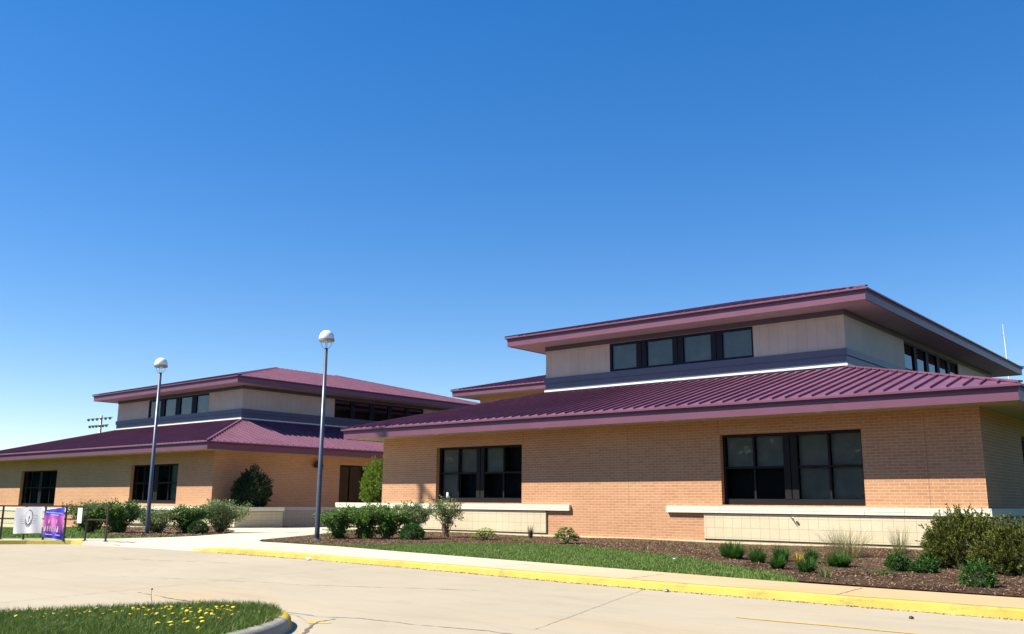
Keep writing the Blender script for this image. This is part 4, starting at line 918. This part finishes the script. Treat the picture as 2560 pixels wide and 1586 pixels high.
# ---------------------------------------------------------------- dandelions
def dandelion_mesh():
    m = MB(); m.lathe((0, 0, .085), [(.0, -.006), (.012, -.004), (.024, .004), (.022, .010), (.012, .013), (.0, .012)], 10); me_o = m
    m.tube([(0, 0, -.02), (.004, 0, .04), (0, 0, .082)], .003, 4, False); return m
DY = simple("dandelion_yellow", (.82, .60, .02), .7, .12, 60)
spots = []
cl_ = [(-10.9, 6.1, .7), (-10.2, 6.55, .35), (-10.0, 6.3, .4), (-11.3, 5.0, .5), (-9.6, 6.0, .35), (-9.3, 5.6, .3), (-10.5, 5.9, .6), (-11.0, 5.5, .5)]
while len(spots) < 150:
    c = random.choice(cl_); x, y = random.gauss(c[0], c[2]*.6), random.gauss(c[1], c[2]*.6)
    if inpoly(x, y, IP) and inpoly(x+.3, y, IP) and inpoly(x-.25, y, IP) and inpoly(x, y+.25, IP) and y > 4.4: spots.append((x, y))
first = None
for i, (x, y) in enumerate(spots):
    if first is None:
        first = dandelion_mesh().build("dandelion", DY); o = first
    else: o = first.copy(); col.objects.link(o)
    s = random.uniform(.55, 1.0); o.location = (x, y, .12+random.uniform(0, .025)); o.scale = (s, s, s); o.rotation_euler = (random.gauss(0, .3), random.gauss(0, .3), random.uniform(0, 6))
    tag(o, "small yellow dandelion flower in the grass of the kerbed island", 'flower', 'dandelions on the grass island')
SH = thing("seed_head", (-11.0, 5.95, .12), "single dark dandelion stalk sticking up above the island grass against the road", 'flower')
MB().tube([(-11.0, 6.15, .1), (-11.02, 6.15, .2), (-11.07, 6.15, .33), (-11.06, 6.15, .40)], .0035, 5).build("stalk", BARK, SH)
MB().lathe((-11.06, 6.15, .39), [(.0, 0), (.012, .005), (.014, .015), (.0, .025)], 8).build("head", BARK, SH)
# ---------------------------------------------------------------- small things
def rock(name, x, y, z, r, label, mat, cat='stone'):
    import bmesh
    bm = bmesh.new(); bmesh.ops.create_icosphere(bm, subdivisions=2, radius=r)
    for v_ in bm.verts: v_.co *= random.uniform(.8, 1.15); v_.co.z *= .6
    me = bpy.data.meshes.new(name); bm.to_mesh(me); bm.free(); me.materials.append(mat); o = bpy.data.objects.new(name, me); col.objects.link(o); o.location = (x, y, z+r*.45); return tag(o, label, cat)
rock("stone", -19.55, 15.1, 0, .07, "whitish stone lying on the road beside the yellow kerb", WHITE)
rock("stone", -8.5, 14.25, 0, .05, "small grey stone at the foot of the kerb joint", GREYM)
rock("stone", -11.7, 20.0, gz(-11.7, 20.0), .05, "white pebble in the mulch below the daylilies", WHITE)
rock("stone", -4.15, 13.3, 0, .035, "small dark stone on the road before the right end of the kerb", IRON)
FA = thing("hose_tap", (-13.04, D-.13, 1.06), "small silver hose tap under the cap stone, below the big window", 'tap')
MB().tube([(-13.04, D-.08, 1.06), (-13.04, D-.2, 1.06)], .022, 10).build("spout", GREYM, FA); MB().tube([(-13.04, D-.17, 1.06), (-12.98, D-.2, .97)], .016, 8).build("nozzle", GREYM, FA)
MB().lathe((-12.95, D-.2, 1.05), [(.0, .0), (.045, .0), (.055, .012), (.045, .025), (0, .025)], 12).build("handle", WHITE, FA)
# antenna and stadium lights, far off
AN = thing("radio_mast", (-16.1, 80, -.5), "thin pale mast rising behind the near wing's upper roof at the right", 'mast')
MB().tube([(-16.1, 80, -.8), (-16.1, 80, 13.5), (-16.15, 80, 15.8)], [.06, .045, .02], 8).build("pole", FLASH, AN)
MB().bar((-16.3, 80, 14.9), (-16.0, 80, 14.9), .04, .04).bar((-16.2, 80, 12.95), (-15.95, 80, 12.95), .05, .05).build("bracket", GREYM, AN)
mx0, my0 = -229.6, 110.0
SM = thing("stadium_light", (mx0, my0, -1), "distant sports field light mast above the left wing's roof", 'floodlight mast')
MB().tube([(mx0, my0, -1.2), (mx0, my0, 22.4)], [.45, .28], 10).build("pole", GREYM, SM, smooth=True)
ar = Vector((rt.x, rt.y, 0)).normalized(); ar = (ar*.8+Vector((fw.x, fw.y, 0)).normalized()*-.6)
for hz, k0, k1 in ((21.7, -4.6, 4.2), (19.9, -3.8, 3.0)):
    a = Vector((mx0, my0, hz))+ar*k0*1.25; b = Vector((mx0, my0, hz))+ar*k1*1.25; MB().bar(a, b, .18, .18).build("crossbar", GREYM, SM)
    for j in range(6):
        p = a.lerp(b, (j+.15)/5.4); q = p+Vector((.35, -.55, -.35))
        MB().tube([p, p.lerp(q, .5), q], [.1, .25, .38], 12).build("floodlight", GREYM, SM)

# added tree belt, unseen behind the viewer: put in to darken what the windows mirror
n = 30000; q_ = rng.uniform(0, 1, n); side = rng.uniform(0, 1, n) < .3
xx = np.where(side, -150+rng.normal(0, 3, n), -150+260*q_); yy = np.where(side, -62+88*q_, -62+rng.normal(0, 3, n))
hh_ = 11+3*np.sin((xx+yy)*.21)+2*np.sin((xx-yy)*.57+1)
P = np.stack([xx, yy, -1+hh_*rng.uniform(0, 1, n)], 1); V, F = leaf_quads(P, 2.3, .8)
tag(np_mesh("added_tree_belt", V, F, L_DARK), kind='stuff')

c = []
while len(c) < 1500:
    u = random.uniform(-24, 3); c.append((u, kv(u)-abs(random.gauss(0, .045))-.005, .006))
c = np.array(c); V, F = leaf_quads(c, .035, .6, dirs=rand_dirs(len(c))*np.array([1, 1, .15])); tag(np_mesh("gutter_debris", V, F, CHIP), kind='stuff')

n = 9000; P = np.stack([15+rng.normal(0, 2.2, n), rng.uniform(14, 74, n), rng.uniform(0, 1, n)], 1); P[:, 2] = .5+P[:, 2]*(7+1.5*np.sin(P[:, 1]*.5))
V, F = leaf_quads(P, 1.3, .8); tag(np_mesh("added_tree_belt", V, F, L_DARK), kind='stuff')  # unseen tree row added to keep sky light off the end wall
